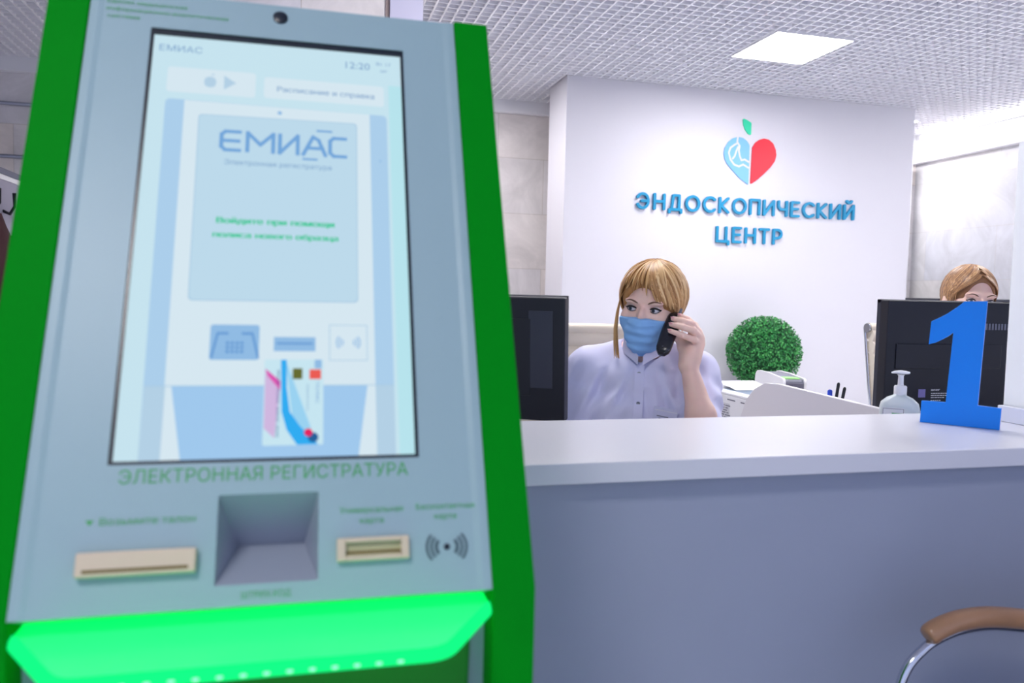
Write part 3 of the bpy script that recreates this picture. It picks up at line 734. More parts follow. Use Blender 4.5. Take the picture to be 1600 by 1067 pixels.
lg([(.0411, .1290), (.0565, .1290)], .0025); lg([(.0262, .0910), (.0406, .0910)], .0025)
dp.text('Электронная регистратура', L(5), -.0558, .0785, .0062, INK, width=.1123)
dp.text('Войдите при помощи', L(5), -.0601, .0066, .0070, GRN, width=.1192, bold=.00055)
dp.text('полиса нового образца', L(5), -.0630, -.0100, .0066, GRN, width=.1262, bold=.00055)
# icons
rect(5, -.0600, -.0137, -.1452, -.1079, ICON, .003)
for a, b in (((-.0530, -.1166), (-.0581, -.1435)), ((-.0205, -.1166), (-.0142, -.1435))):
    lg_ = .0022; shape(6, [(a[0]-lg_/2, a[1]), (a[0]+lg_/2, a[1]), (b[0]+lg_/2, b[1]), (b[0]-lg_/2, b[1])], DEEP)
rect(6, -.0535, -.0430, -.1185, -.1160, DEEP); rect(6, -.0305, -.0200, -.1185, -.1160, DEEP)
for i in range(4):
    for j in range(3): rect(6, -.0450+i*.0045, -.0420+i*.0045, -.1380+j*.0045, -.1350+j*.0045, DEEP)
rect(5, .0003, .0407, -.1358, -.1206, ICON); rect(6, .0030, .0380, -.1285, -.1265, DEEP)
frame(5, .0542, .0925, -.1457, -.1066, .0008, LINE)
for s in (-1, 1):
    for r in (.0035, .0065, .0095):
        for k in range(6):
            a0 = -.75+1.5*k/6; a1 = -.75+1.5*(k+1)/6; c = .0733+s*.0022
            shape(6, [(c+s*(r-.0007)*cos(a0), -.126+(r-.0007)*sin(a0)), (c+s*(r+.0007)*cos(a0), -.126+(r+.0007)*sin(a0)), (c+s*(r+.0007)*cos(a1), -.126+(r+.0007)*sin(a1)), (c+s*(r-.0007)*cos(a1), -.126+(r-.0007)*sin(a1))], ICON)
rect(3, -.1162, .1184, -.1722, -.1712, LINE); rect(3, -.1162, .1184, -.2435, -.1722, FAINT)
shape(4, [(-.0975, -.2435), (.1000, -.2435), (.0998, -.1722), (-.0976, -.1722)], WHITE)
shape(5, [(-.0802, -.2437), (.0822, -.2437), (.0918, -.1722), (-.0921, -.1722)], LOWER)
# health-insurance card
CK = 6
rect(CK, -.0079, .0486, -.2320, -.1446, CARD, .002)
shape(CK+1, [(-.0071, -.1545), (.0076, -.1674), (.0073, -.1760), (.0030, -.2250), (-.0070, -.2150)], LILAC)
shape(CK+2, [(-.0071, -.1542), (.0076, -.1674), (.0074, -.1765), (-.0045, -.1620)], MAG)
shape(CK+2, [(.0120, -.1451), (.0150, -.1700), (.0240, -.1830), (.0370, -.2150), (.0330, -.2200), (.0200, -.2100)], SKY)
shape(CK+3, [(.0076, -.1451), (.0130, -.1451), (.0135, -.1738), (.0168, -.1987), (.0266, -.2132), (.0333, -.2204), (.0440, -.2318), (.0240, -.2318), (.0143, -.2170), (.0092, -.1986)], CYAN)
rect(CK+4, .0190, .0283, -.1654, -.1542, CHIP); rect(CK+4, .0400, .0469, -.1542, -.1450, ICON); rect(CK+5, .0351, .0463, -.1655, -.1553, RED)
for c, r, m_ in (((.0391, -.2248), .0050, NAVY), ((.0345, -.2199), .0040, CRIM)):
    shape(CK+5+(m_ == CRIM), [(c[0]+r*cos(2*pi*i/14), c[1]+r*sin(2*pi*i/14)) for i in range(14)], m_)
def vtext(s, a, b, h, w, mi):
    dp.text(s, lambda p, q: F(a+q, b-p, -.0035+(CK+6)*.00012), 0, 0, h, mi, width=w)
vtext('0000 0000 0000 000', .0043, -.1560, .0026, .068, NAVY)
vtext('медицинского', .0328, -.1710, .0022, .027, INK); vtext('ПОЛИС', .0414, -.1690, .0030, .021, DEEP)
dp.build('display', SM, ki)

# printed lettering on the face
Q = lambda a, b: F(a, b, .0006)
def printed(*lines, extra=None):
    pr = MB()
    for t, x, y, h, w, al in lines: pr.text(t, Q, x, y, h, 0, width=w, align=al)
    if extra: pr.poly(extra)
    pr.build('printed_lettering', M_print, ki)
printed(('ЭЛЕКТРОННАЯ РЕГИСТРАТУРА', -.1300, -.2650, .0128, .2590, 'LEFT'))
printed(('Единая медицинская', -.1881, .2795, .0050, .0835, 'LEFT'), ('информационно-аналитическая', -.1881, .2692, .0050, .1285, 'LEFT'), ('система', -.1863, .2590, .0050, .0330, 'LEFT'))
printed(('Возьмите талон', -.1420, -.3010, .0066, .0790, 'LEFT'), extra=[Q(-.1535, -.2962), Q(-.1500, -.3010), Q(-.1465, -.2962)])
printed(('Универсальная', .0640, -.2995, .0058, .0590, 'LEFT'), ('карта', .0935, -.3095, .0058, .0220, 'CENTER'))
printed(('Бесконтактная', .1355, -.2990, .0058, .0570, 'LEFT'), ('карта', .1635, -.3085, .0058, .0210, 'CENTER'))
printed(('ШТРИХ-КОД', -.0213, -.3700, .0058, .0420, 'LEFT'))
nf = MB(); M_nfc = mat('slate_print', rgb(70, 92, 100), 0.5)
for s in (-1, 1):
    for r0, r1 in ((.0085, .0118), (.0135, .0160), (.0178, .0203)):
        for k in range(8):
            a0 = -.72+1.44*k/8; a1 = -.72+1.44*(k+1)/8
            nf.poly([Q(.1634+s*r*cos(a), -.335+r*.92*sin(a)) for r, a in ((r0, a0), (r1, a0), (r1, a1), (r0, a1))])
nf.build('contactless_mark', M_nfc, ki)
rd = MB(); rd.poly([F(.1634+.0030*cos(2*pi*i/16), -.335+.0030*sin(2*pi*i/16), .001) for i in range(16)])
rd.build('sensor_dot', M_bez, ki)
cm = MB(); ring = lambda r, n: [F(-.0020+r*cos(2*pi*i/24), .2815+r*sin(2*pi*i/24), n) for i in range(24)]
cm.add(ring(.0082, .0)+ring(.0082, .0022)+ring(.0060, .0030), [(i+o, (i+1) % 24+o, (i+1) % 24+24+o, i+24+o) for o in (0, 24) for i in range(24)]+[tuple(range(48, 72))])
cm.build('camera_lens', M_bez, ki, smooth=40)
# barcode reader: V-shaped recess
vg = MB(); a, ai = .0445, .0310
A0, A1 = F(-a, -.278), F(a, -.278); B0, B1 = F(-ai, -.316, -.062), F(ai, -.316, -.062); C0, C1 = F(-a, -.358), F(a, -.358)
vg.add([A0, A1, B0, B1, C0, C1], [(0, 1, 3, 2), (2, 3, 5, 4), (0, 2, 4), (1, 5, 3)])
vg.build('barcode_recess', mat('grey_recess', rgb(150, 158, 172), 0.35, spec=0.5), ki)
# ticket and card slots
M_slot = mat('ivory_plastic', rgb(208, 188, 164), 0.4); M_slotin = mat('slot_brown', rgb(110, 92, 40), 0.6)
def fbox(mb, a0, a1, b0, b1, n0, n1, mi=0):
    vs = [F(p, q, n) for n in (n0, n1) for p, q in ((a0, b0), (a1, b0), (a1, b1), (a0, b1))]
    return mb.add(vs, [(3, 2, 1, 0), (4, 5, 6, 7), (0, 1, 5, 4), (1, 2, 6, 5), (2, 3, 7, 6), (3, 0, 4, 7)], mi)
ts = fbox(MB(), -.1560, -.0597, -.3455, -.3247, -.001, .010).build('ticket_slot', M_slot, ki, bevel=.0015)
fbox(MB(), -.1500, -.0655, -.3425, -.3395, .0098, .0103).build('slot_opening', M_slotin, ts)
cs = MB()
for (a0, a1, b0, b1) in ((.0610, .0690, -.3440, -.3232), (.1195, .1270, -.3440, -.3232), (.0690, .1195, -.3275, -.3232), (.0690, .1195, -.3440, -.3395)): fbox(cs, a0, a1, b0, b1, -.001, .008)
cso = cs.build('card_slot', M_slot, ki, bevel=.001)
fbox(MB(), .0690, .1195, -.3395, -.3275, -.001, .002).build('slot_throat', mat('olive_plastic', rgb(176, 176, 130), 0.4), cso)
fbox(MB(), .0690, .1195, -.3372, -.3347, .0018, .0024).build('slot_opening', M_slotin, cso)
# glowing shelf under the face
M_glow = mat('lit_green_acrylic', rgb(60, 210, 120), 0.3)
pg_ = M_glow.node_tree.nodes['Principled BSDF']; pg_.inputs['Emission Color'].default_value = rgb(0, 240, 92); pg_.inputs['Emission Strength'].default_value = 1.2
M_edgeglow = emit('green_edge_glow', rgb(20, 252, 130), 1.15)
M_led = emit('led_white_green', rgb(150, 255, 205), 14.0)
M_dot = emit('led_dot', rgb(150, 255, 205), 1.4)
sh = MB(); out = rounded([(.2040, -.115), (.2040, -.1480), (.1480, -.2365), (-.1480, -.2365), (-.2040, -.1480), (-.2040, -.115)], [0, .004, .030, .030, .004, 0], 6)
sh.prism(out, lambda a, b, t: (a, b, 1.013+t), 0.010)
tag(sh.build('lit_shelf', M_glow, ki), 'glowing green shelf below the grey face')
rim = MB(); o2 = out[1:-1]
rim.tube([(a, b, 1.018) for a, b in o2], .0062, 8); rim.build('shelf_rim', M_edgeglow, ki, smooth=60)
led = MB(); led.span(-.150, .130, -.135, -.127, 1.0345, 1.0385); led.build('light_strip', M_led, ki)
for k in range(13):
    MB().lathe([(.0005, 0), (.0022, .0003), (.0028, .0012), (.0022, .002), (.0005, .0022)], c=(-.100+k*.0175, -.2425, 1.0165), n=10).build('light_dot', M_dot, ki)
# lower body
MB().span(-.205, .205, -.125, -.105, .03, 1.012).build('lower_panel', M_grey, ki)
lw = MB(); lw.prism([(-.190, 1.008), (-.165, .03), (.165, .03), (.190, 1.008)], lambda a, b, t: (a, -.135+t, b), .012)
lw.build('lower_door', M_dgreen, ki, bevel=.002)
MB().span(-.20, .20, -.14, .29, 0, .03).build('plinth', M_blackpl, ki)
# ---------------------------------------------------------------- people: smooth signed-distance bodies
class Field:
    def __init__(s, lo, hi, h):
        s.lo = np.array(lo, float); s.h = h; s.n = np.ceil((np.array(hi)-s.lo)/h).astype(int)+1
        s.F = np.full(s.n, 0.2, np.float32)
    def sub(s, lo, hi, m):
        a = np.clip(np.floor((np.array(lo)-m-s.lo)/s.h).astype(int), 0, s.n); b = np.clip(np.ceil((np.array(hi)+m-s.lo)/s.h).astype(int)+1, 0, s.n)
        if np.any(b <= a): return None, None
        ax = [s.lo[i]+s.h*np.arange(a[i], b[i]) for i in range(3)]
        P = np.stack(np.meshgrid(*ax, indexing='ij'), -1).astype(np.float32)
        return (slice(a[0], b[0]), slice(a[1], b[1]), slice(a[2], b[2])), P
    def put(s, sl, d, k):
        A = s.F[sl]; hh = np.clip(.5+.5*(A-d)/k, 0, 1); s.F[sl] = A+(d-A)*hh-k*hh*(1-hh)
    def carve(s, sl, d, k):
        A = s.F[sl]; B = -d; hh = np.clip(.5-.5*(A-B)/k, 0, 1); s.F[sl] = A+(B-A)*hh+k*hh*(1-hh)
    def cone(s, a, b, ra, rb, k=.02, inf=0.0):
        a = np.array(a, float); b = np.array(b, float); ra += inf; rb += inf; r = max(ra, rb)
        sl, P = s.sub(np.minimum(a, b)-r, np.maximum(a, b)+r, .05)
        if sl is None: return
        ab = b-a; t = np.clip(((P-a)@ab)/(ab@ab), 0, 1)
        d = np.sqrt(((P-a-t[..., None]*ab)**2).sum(-1))-(ra+(rb-ra)*t); s.put(sl, d, k)
    def ell(s, c, r, k=.02, inf=0.0, fr=None, carve=False):
        c = np.array(c, float); r = np.array(r, float)+inf
        if fr is None: R = np.eye(3); w = c
        else: R, o = fr; w = R@c+o
        m = r.max() if fr is not None else r
        sl, P = s.sub(w-m, w+m, .05)
        if sl is None: return
        Q = (P-w)@R
        k0 = np.sqrt(((Q/r)**2).sum(-1)); k1 = np.sqrt(((Q/r**2)**2).sum(-1))+1e-6
        d = k0*(k0-1)/k1
        (s.carve if carve else s.put)(sl, d, k)
    def coords(s): return s.sub(s.lo, s.lo+s.h*(s.n-1), 0)
    def mesh(s):
        F = s.F; S = F < 0; nx, ny, nz = F.shape
        c = np.zeros((nx-1, ny-1, nz-1), np.uint8)
        for i in (0, 1):
            for j in (0, 1):
                for k in (0, 1): c += S[i:nx-1+i, j:ny-1+j, k:nz-1+k]
        act = (c > 0) & (c < 8); idx = np.full(act.shape, -1, np.int64); I = np.argwhere(act); idx[act] = np.arange(len(I))
        acc = np.zeros((len(I), 3)); cnt = np.zeros(len(I))
        cor = [(i, j, k) for i in (0, 1) for j in (0, 1) for k in (0, 1)]
        val = {q: F[I[:, 0]+q[0], I[:, 1]+q[1], I[:, 2]+q[2]].astype(float) for q in cor}
        for q in cor:
            for ax in range(3):
                if q[ax]: continue
                q2 = list(q); q2[ax] = 1; q2 = tuple(q2); u, v = val[q], val[q2]; mk = (u < 0) != (v < 0)
                t = np.where(mk, u/np.where(mk, u-v, 1), 0); p = np.tile(np.array(q, float), (len(I), 1)); p[:, ax] = t
                acc[mk] += p[mk]; cnt[mk] += 1
        V = s.lo+s.h*(I+acc/cnt[:, None])
        faces = []
        for ax in range(3):
            o1, o2 = [(1, 2), (2, 0), (0, 1)][ax]
            sh = list(F.shape); sh[ax] -= 1
            A = S[tuple(slice(0, -1) if i == ax else slice(None) for i in range(3))]; B = S[tuple(slice(1, None) if i == ax else slice(None) for i in range(3))]
            E = np.argwhere(A != B); ok = (E[:, o1] > 0) & (E[:, o2] > 0) & (E[:, o1] < F.shape[o1]-1) & (E[:, o2] < F.shape[o2]-1); E = E[ok]
            fl = A[E[:, 0], E[:, 1], E[:, 2]]
            q = []
            for d1, d2 in ((-1, -1), (0, -1), (0, 0), (-1, 0)):
                e = E.copy(); e[:, o1] += d1; e[:, o2] += d2; q.append(idx[e[:, 0], e[:, 1], e[:, 2]])
            q = np.stack(q, 1); q[~fl] = q[~fl][:, ::-1]; faces.append(q)
        return V, np.concatenate(faces)
    def front(s, x, z, y0=-.4, y1=.1):
        """first surface point met going in +y"""
        i = int(round((x-s.lo[0])/s.h)); k = int(round((z-s.lo[2])/s.h)); j0 = int((y0-s.lo[1])/s.h)
        i = min(max(i, 0), s.n[0]-1); k = min(max(k, 0), s.n[2]-1)
        colu = s.F[i, :, k]
        for j in range(max(j0, 0), s.n[1]-1):
            if colu[j] > 0 and colu[j+1] <= 0:
                return s.lo[1]+s.h*(j+colu[j]/(colu[j]-colu[j+1]))
        return 0.0
def skin_y(f, R, o, s, x, z):
    # depth of the skin in front of (x, z) in head coordinates
    for y in np.arange(-.13, .0, .0007):
        q = (R@(np.array((x, y, z))*s)+o-f.lo)/f.h; i = np.floor(q).astype(int); t = q-i; v = 0.0
        for a in (0, 1):
            for b in (0, 1):
                for c in (0, 1): v += f.F[i[0]+a, i[1]+b, i[2]+c]*(t[0] if a else 1-t[0])*(t[1] if b else 1-t[1])*(t[2] if c else 1-t[2])
        if v <= 0: return y
    return -.08
def link_mesh(name, V, Fa, m, parent, iters=0):
    me = bpy.data.meshes.new(name); me.vertices.add(len(V)); me.vertices.foreach_set('co', V.astype(np.float32).ravel())
    me.loops.add(len(Fa)*4); me.polygons.add(len(Fa)); me.loops.foreach_set('vertex_index', Fa.astype(np.int32).ravel())
    me.polygons.foreach_set('loop_start', np.arange(0, len(Fa)*4, 4, dtype=np.int32)); me.polygons.foreach_set('loop_total', np.full(len(Fa), 4, np.int32))
    me.update(calc_edges=True); me.validate(); me.polygons.foreach_set('use_smooth', [True]*len(me.polygons))
    for mm in (m if isinstance(m, (list, tuple)) else [m]): me.materials.append(mm)
    o = bpy.data.objects.new(name, me); COL.objects.link(o); o.parent = parent
    if iters:
        sm = o.modifiers.new('smooth', 'SMOOTH'); sm.iterations = iters; sm.factor = .5
    return o
def rotm(yaw, roll, pitch):
    return np.array(Matrix.Rotation(radians(yaw), 3, 'Z') @ Matrix.Rotation(radians(roll), 3, 'Y') @ Matrix.Rotation(radians(pitch), 3, 'X'))

def skin_mat(name, c):
    m = mat(name, c, 0.5, noise=0.03, nscale=30); p = m.node_tree.nodes['Principled BSDF']
    p.inputs['Subsurface Weight'].default_value = 0.15; p.inputs['Subsurface Radius'].default_value = (0.01, 0.004, 0.002); p.inputs['Subsurface Scale'].default_value = 0.5
    return m
def hair_mat(name, c1, c2, c3):
    m = bpy.data.materials.new(name); m.use_nodes = True; nt = m.node_tree; p = nt.nodes['Principled BSDF']; p.inputs['Roughness'].default_value = .42
    ge = nt.nodes.new('ShaderNodeNewGeometry'); r = nt.nodes.new('ShaderNodeValToRGB')
    r.color_ramp.elements[0].color = c1; r.color_ramp.elements[1].color = c3; e = r.color_ramp.elements.new(.5); e.color = c2
    nt.links.new(ge.outputs['Random Per Island'], r.inputs[0]); nt.links.new(r.outputs[0], p.inputs['Base Color'])
    return m
M_skin = skin_mat('skin', rgb(245, 206, 190))
M_eye = mat('eye_white', rgb(226, 222, 226), 0.2); M_iris = mat('iris', rgb(74, 84, 100), 0.2); M_pupil = mat('pupil', rgb(12, 12, 16), 0.2)
M_lash = mat('lash', rgb(34, 24, 26), 0.6); M_brow = mat('brow', rgb(116, 82, 66), 0.7)
M_blouse = mat('white_medical_blouse', rgb(216, 216, 244), 0.75, bump=0.06, bscale=900)
M_mask = mat('blue_mask', rgb(136, 186, 238), 0.8, bump=0.1, bscale=700)
M_trous = mat('white_trousers', rgb(206, 206, 222), 0.8)
M_nail = mat('pink_nail', rgb(232, 164, 170), 0.3)

def head_prims(f, fr, s=1.0, eyes=True):
    E = lambda c, r, k, carve=False: f.ell(np.array(c)*s, np.array(r)*s, k, 0, fr, carve)
    E((0, .015, .030), (.073, .093, .084), .02)
    E((0, -.018, -.035), (.061, .070, .082), .03)
    E((0, -.060, -.100), (.026, .026, .022), .03)
    for q in (-1, 1):
        E((q*.036, -.056, -.028), (.030, .030, .026), .02); E((q*.030, -.076, .020), (.022, .012, .008), .015)
        E((q*.074, .012, -.012), (.010, .018, .030), .008)
    E((0, -.090, -.020), (.010, .016, .026), .012); E((0, -.104, -.036), (.012, .011, .010), .01)
    for q in (-1, 1): E((q*.0125, -.094, -.040), (.008, .009, .007), .008)
    E((0, -.088, -.070), (.022, .010, .010), .012)
    if eyes:
        for q in (-1, 1):
            E((q*.031, -.093, .001), (.019, .012, .012), .010, True)
            E((q*.0315, -.088, -.001), (.0158, .017, .0066), .002, True)
def face_parts(parent, R, o, s, gaze, lash_w, f):
    T = lambda p: tuple(R@(np.array(p)*s)+o)
    for q in (-1, 1):
        c = np.array((q*.0312, -.0705, .0))
        eb = MB(); n = 16
        gz = Vector(gaze).normalized(); rt = Vector((0, -1, 0)).rotation_difference(gz).to_matrix()
        prof = [(.0003, -.0126), (.0022, -.01245), (.0024, -.0124), (.0052, -.0115), (.0056, -.0113)]+[(.0126*sin(a), -.0126*cos(a)) for a in np.linspace(.5, 2.9, 12)]
        vs = []
        for r_, y_ in prof:
            for k in range(n):
                v = rt @ Vector((r_*cos(2*pi*k/n), y_, r_*sin(2*pi*k/n))); vs.append(T(c+np.array(v)))
        fs = []; mi = []
        for i in range(len(prof)-1):
            for k in range(n): fs.append((i*n+k, i*n+(k+1) % n, (i+1)*n+(k+1) % n, (i+1)*n+k)); mi.append(2 if i < 1 else (1 if i < 3 else 0))
        eb.add(vs, fs); eb.mi = mi; eb.add([vs[k] for k in range(n)], [tuple(range(n))], 2)
        eb.build('eye', [M_eye, M_iris, M_pupil], parent, smooth=60)
        ls = MB(); P = []; P2 = []
        for i in range(9):
            t = -1+2*i/8; x_ = .0156*t
            yy = -.0705-math.sqrt(max(.0129**2-(x_*.82)**2, 1e-6))
            P.append(T((q*.0312+x_, yy-.0008, .0066*(1-t*t)+.001*(q*t))))
            P2.append(T((q*.0312+x_, yy-.0004, -.0064*(1-t*t)+.001*(q*t))))
        out = 1 if q > 0 else -1
        wing = T((q*.0312+out*.0175, -.0775, .0035))
        P = P+[wing] if q > 0 else [wing]+P
        m = len(P); ls.tube(P, [.0008+.0013*lash_w*sin(pi*(i+.6)/(m+.2)) for i in range(m)], 6)
        ls.tube(P2, .0008, 6)
        ls.build('eyelashes', M_lash, parent, smooth=60)
        bw = MB(); P = []
        for t in np.linspace(0, 1, 9):
            x_, z_ = q*(.014+.036*t), .0165+.0085*math.sin(pi*min(t*1.15, 1)*.72)-.002*t
            P.append(T((x_, skin_y(f, R, o, s, x_, z_)-.0006, z_)))
        bw.tube(P, [.0012, .0021, .0023, .0022, .0020, .0017, .0013, .0010, .0005], 8); bw.build('eyebrow', M_brow, parent, smooth=60)

def hair_cap(parent, R, o, s, m, cut, top=.098, wide=.086, h=.0035):
    f = Field(o-.17*s, o+.17*s, h)
    fr = (R, o)
    f.ell(np.array((0, .014, .026))*s, np.array((wide, .104, top))*s, .01, 0, fr)
    f.ell(np.array((0, .055, -.035))*s, np.array((.070, .055, .055))*s, .03, 0, fr)
    f.ell(np.array(cut[0])*s, np.array(cut[1])*s, .008, 0, fr, True)
    V, Fa = f.mesh(); return link_mesh('hair_base', V, Fa, m, parent, 2)

def torso_prims(f, arms, inf=0.0, k=.03, low=True):
    f.ell((0, .035, 1.00), (.138, .092, .17), k, inf)
    for q in (-1, 1):
        f.cone((q*.03, .035, 1.155), (q*.145, .025, 1.115), .042, .050, .03, inf)
    f.ell((0, -.038, .985), (.122, .072, .085), .05, inf); f.ell((0, -.02, 1.09), (.09, .06, .06), .05, inf)
    f.ell((0, .045, .80), (.140, .100, .17), .04, inf)
    if low: f.ell((0, .06, .62), (.172, .125, .12), .04, inf)

def strands(parent, R, o, s, m, rows, rad, seed, cen=(0, .014, .026), rr=(.0885, .1065, .1005)):
    """rows: list of (count, phi0, phi1, sweep0, sweep1, start_polar, end_z0, end_z1, lift, front_flare)"""
    rnd = random.Random(seed); mb = MB(); cen = np.array(cen); rr = np.array(rr)
    for cnt, p0, p1, s0, s1, st, e0, e1, lift, px in rows:
        for i in range(cnt):
            u = (i+rnd.random())/cnt; ph = radians(p0+(p1-p0)*u); sw = radians(s0+(s1-s0)*u+rnd.uniform(-6, 6)); ez = e0+(e1-e0)*u+rnd.uniform(-.008, .006)
            ce = min(max((ez-cen[2])/rr[2], -.95), .98); te = math.acos(ce); P = []; off = 1+lift*rnd.uniform(.2, 1.0)
            for j in range(10):
                t = j/9; th = radians(st)+(te-radians(st))*t**.9; a = ph+sw*t
                q = np.array((sin(th)*sin(a), -sin(th)*cos(a), cos(th)))*rr*off*(1+.012*sin(3*t+rnd.random()*.6))+cen
                q[0] += px*(1-t)
                P.append(tuple(R@(q*s)+o))
            r0 = rad*rnd.uniform(.7, 1.3)
            mb.tube(P, [r0*(.7+.5*sin(pi*min(1, .25+j/9*.75)))*(1 if j < 9 else .3) for j in range(10)], 5, flat=.6)
    return mb.build('hair', m, parent, smooth=70)

# ---- woman in the mask, on the phone
W1 = empty('person', (0.914, 2.025, 0), radians(-24))
tag(W1, 'woman in a white blouse and blue face mask holding a black phone to her ear', 'person')
hR = rotm(-16, 5, 8); hO = np.array((.020, -.017, 1.297))
f = Field((-.26, -.62, 0.0), (.26, .25, 1.43), .003)
torso_prims(f, None)
f.cone((0, .03, 1.11), (.014, .000, 1.235), .052, .047, .03)
head_prims(f, (hR, hO))
# arms
f.cone((-.150, .015, 1.110), (-.172, -.03, .860), .046, .037, .03); f.cone((-.172, -.03, .860), (-.085, -.215, .800), .036, .022, .02)
f.cone((.148, .015, 1.105), (.165, -.185, .930), .046, .038, .03); f.cone((.165, -.185, .930), (.150, -.155, 1.02), .037, .036, .02); f.cone((.150, -.155, 1.02), (.118, -.116, 1.147), .036, .0205, .02)
# hand at the phone: wrist to knuckles, then bent fingers
wr = (.118, -.116, 1.147)
kn = dict(i=(.130, -.086, 1.246), m=(.139, -.094, 1.230), r=(.145, -.094, 1.215), p=(.148, -.084, 1.199))
for q in 'imrp': f.cone(wr, kn[q], .019, .0115, .014)
f.cone((.122, -.108, 1.165), (.134, -.092, 1.205), .024, .018, .014)
def finger(f, pts, rs, k=.004):
    for i in range(len(pts)-1): f.cone(pts[i], pts[i+1], rs[i], rs[i+1], k)
finger(f, [kn['i'], (.112, -.112, 1.262), (.092, -.108, 1.272)], [.0105, .0088, .0072])
finger(f, [kn['m'], (.121, -.127, 1.252), (.098, -.133, 1.259), (.075, -.121, 1.2645)], [.0110, .0094, .0086, .0072])
finger(f, [kn['r'], (.125, -.136, 1.236), (.100, -.144, 1.244), (.070, -.132, 1.2500)], [.0110, .0092, .0084, .0070])
finger(f, [kn['p'], (.128, -.132, 1.212), (.098, -.149, 1.224), (.067, -.141, 1.2335)], [.0105, .0084, .0076, .0064])
finger(f, [(.114, -.110, 1.165), (.104, -.092, 1.190), (.092, -.094, 1.214), (.083, -.092, 1.236)], [.0180, .0140, .0105, .0085], .01)
# other hand resting on the desk
f.cone((-.085, -.215, .800), (-.070, -.265, .782), .024, .022, .015)
for i, dx in enumerate((-.026, -.009, .008, .024)):
    finger(f, [(-.070+dx, -.265, .782), (-.068+dx*1.1, -.305, .778), (-.066+dx*1.15, -.330-.006*(i in (1, 2)), .765)], [.0105, .0088, .0075])
finger(f, [(-.060, -.235, .785), (-.036, -.262, .776), (-.028, -.290, .768)], [.013, .010, .0085])
# legs
for q in (-1, 1):
    f.cone((q*.085, .05, .580), (q*.10, -.36, .555), .078, .056, .04); f.cone((q*.10, -.36, .555), (q*.10, -.31, .11), .055, .036, .03)
    f.cone((q*.10, -.30, .075), (q*.105, -.50, .045), .038, .030, .03)
V, Fa = f.mesh(); body = link_mesh('body', V, Fa, M_skin, W1, 1)
face_parts(W1, hR, hO, 1.0, (-.30, -1, -.04), 1.6, f)
Fbody = f

# blouse
def blouse(parent, arms, neck, vz, wr_amp, lo, hi, neckline, h=.004):
    g_ = Field(lo, hi, h); torso_prims(g_, None, .010, .035)
    for a_, b_, ra, rb in arms: g_.cone(a_, b_, ra, rb, .03)
    sl, P = g_.coords()
    x_, y_, z_ = P[..., 0], P[..., 1], P[..., 2]
    u_ = x_*1.0+.35*(z_-1.0)*np.sign(x_)
    wr_ = (np.sin(u_*95+1.3*np.sin(z_*13))*.55+np.sin(u_*170-z_*18+1.0)*.3+np.sin(z_*55+x_*38+y_*60)*.35+np.sin(z_*120-x_*60+2*np.sin(x_*40))*.15)*wr_amp
    g_.F[sl] += (wr_*np.clip((1.16-z_)/.08, .15, 1)).astype(np.float32)
    keep = g_.F.copy()
    cut = neckline(x_, y_, z_)
    g_.F = np.maximum(g_.F, cut.astype(np.float32))
    g_.F = np.maximum(g_.F, (.56-P[..., 2]).astype(np.float32))
    V, Fa = g_.mesh(); ob = link_mesh('blouse', V, Fa, M_blouse, parent, 2); g_.F = keep
    return ob, g_
def nk1(x, y, z):
    # opening: a cone round the neck and a V in front
    nx, ny = x-.004, y-.01
    tube = .062-np.sqrt(nx**2+ny**2*.9)-np.clip(1.150-z, 0, 1)*2.0
    vee = np.minimum(np.clip((z-1.140)*.85, -.5, .05)-np.abs(x+.006), -(y+.01))
    top = z-1.215
    # sleeve of the raised arm ends just above the elbow
    n_ = np.array((.05, -.66, -.55)); n_ = n_/np.linalg.norm(n_)
    pl = (x-.160)*n_[0]+(y+.140)*n_[1]+(z-.975)*n_[2]
    sl_ = np.where(x > .105, pl, -1)
    return np.maximum(np.maximum(np.minimum(tube, .02), vee), np.maximum(top, sl_))
arms1 = [((-.150, .015, 1.110), (-.176, -.03, .860), .058, .054), ((-.176, -.03, .86), (-.10, -.19, .805), .052, .040),
         ((.148, .015, 1.105), (.166, -.190, .925), .058, .054)]
bl1, bf = blouse(W1, arms1, None, 1.142, .0080, (-.26, -.28, .54), (.26, .22, 1.23), nk1)
# stand collar: a band round the neck, open at the front V
cb = MB(); N = 40; vs = []
for i in range(N+1):
    a = radians(-90+24+(360-48)*i/N)
    fr_ = (1-abs((i/N)*2-1)) ; openf = max(0, 1-min(i, N-i)/7.0)
    rx, ry = .0585, .066
    cx_, cy_ = .002+rx*cos(a), .000+ry*sin(a)
    zb = 1.170-.030*openf**1.2+.012*max(0, sin(a)); zt = zb+.034-.010*openf
    # front ends run down and in to the V
    cx_ = cx_*(1-.72*openf**1.6)-.006*openf; cy_ = cy_-.047*openf**1.1
    for r_, z_ in ((1.0, zb), (.93, zt), (.885, zt), (.95, zb)): vs.append((cx_*r_ if openf == 0 else cx_*(1+(r_-1)*(1-openf*.6)), cy_*r_, z_))
cb.add(vs, [(i*4+k, i*4+(k+1) % 4, (i+1)*4+(k+1) % 4, (i+1)*4+k) for i in range(N) for k in range(4)]+[(0, 1, 2, 3), (N*4, N*4+1, N*4+2, N*4+3)])
cb.build('collar', M_blouse, W1, smooth=60)
def on_front(x, z, d): return (x, bf.front(x, z)-d, z)
pk = MB(); zs = [1.138-.012*i for i in range(26)]
vs = []
for z in zs:
    ys = max(min(bf.front(x_, z) for x_ in (-.020, -.010, 0.0, .006)), -.3)
    vs += [(-.019, ys+.010, z), (-.019, ys-.0025, z), (.005, ys-.0025, z), (.005, ys+.010, z)]
pk.add(vs, [(i*4+k, i*4+k+1, (i+1)*4+k+1, (i+1)*4+k) for i in range(len(zs)-1) for k in range(3)]+[(0, 1, 2, 3)])
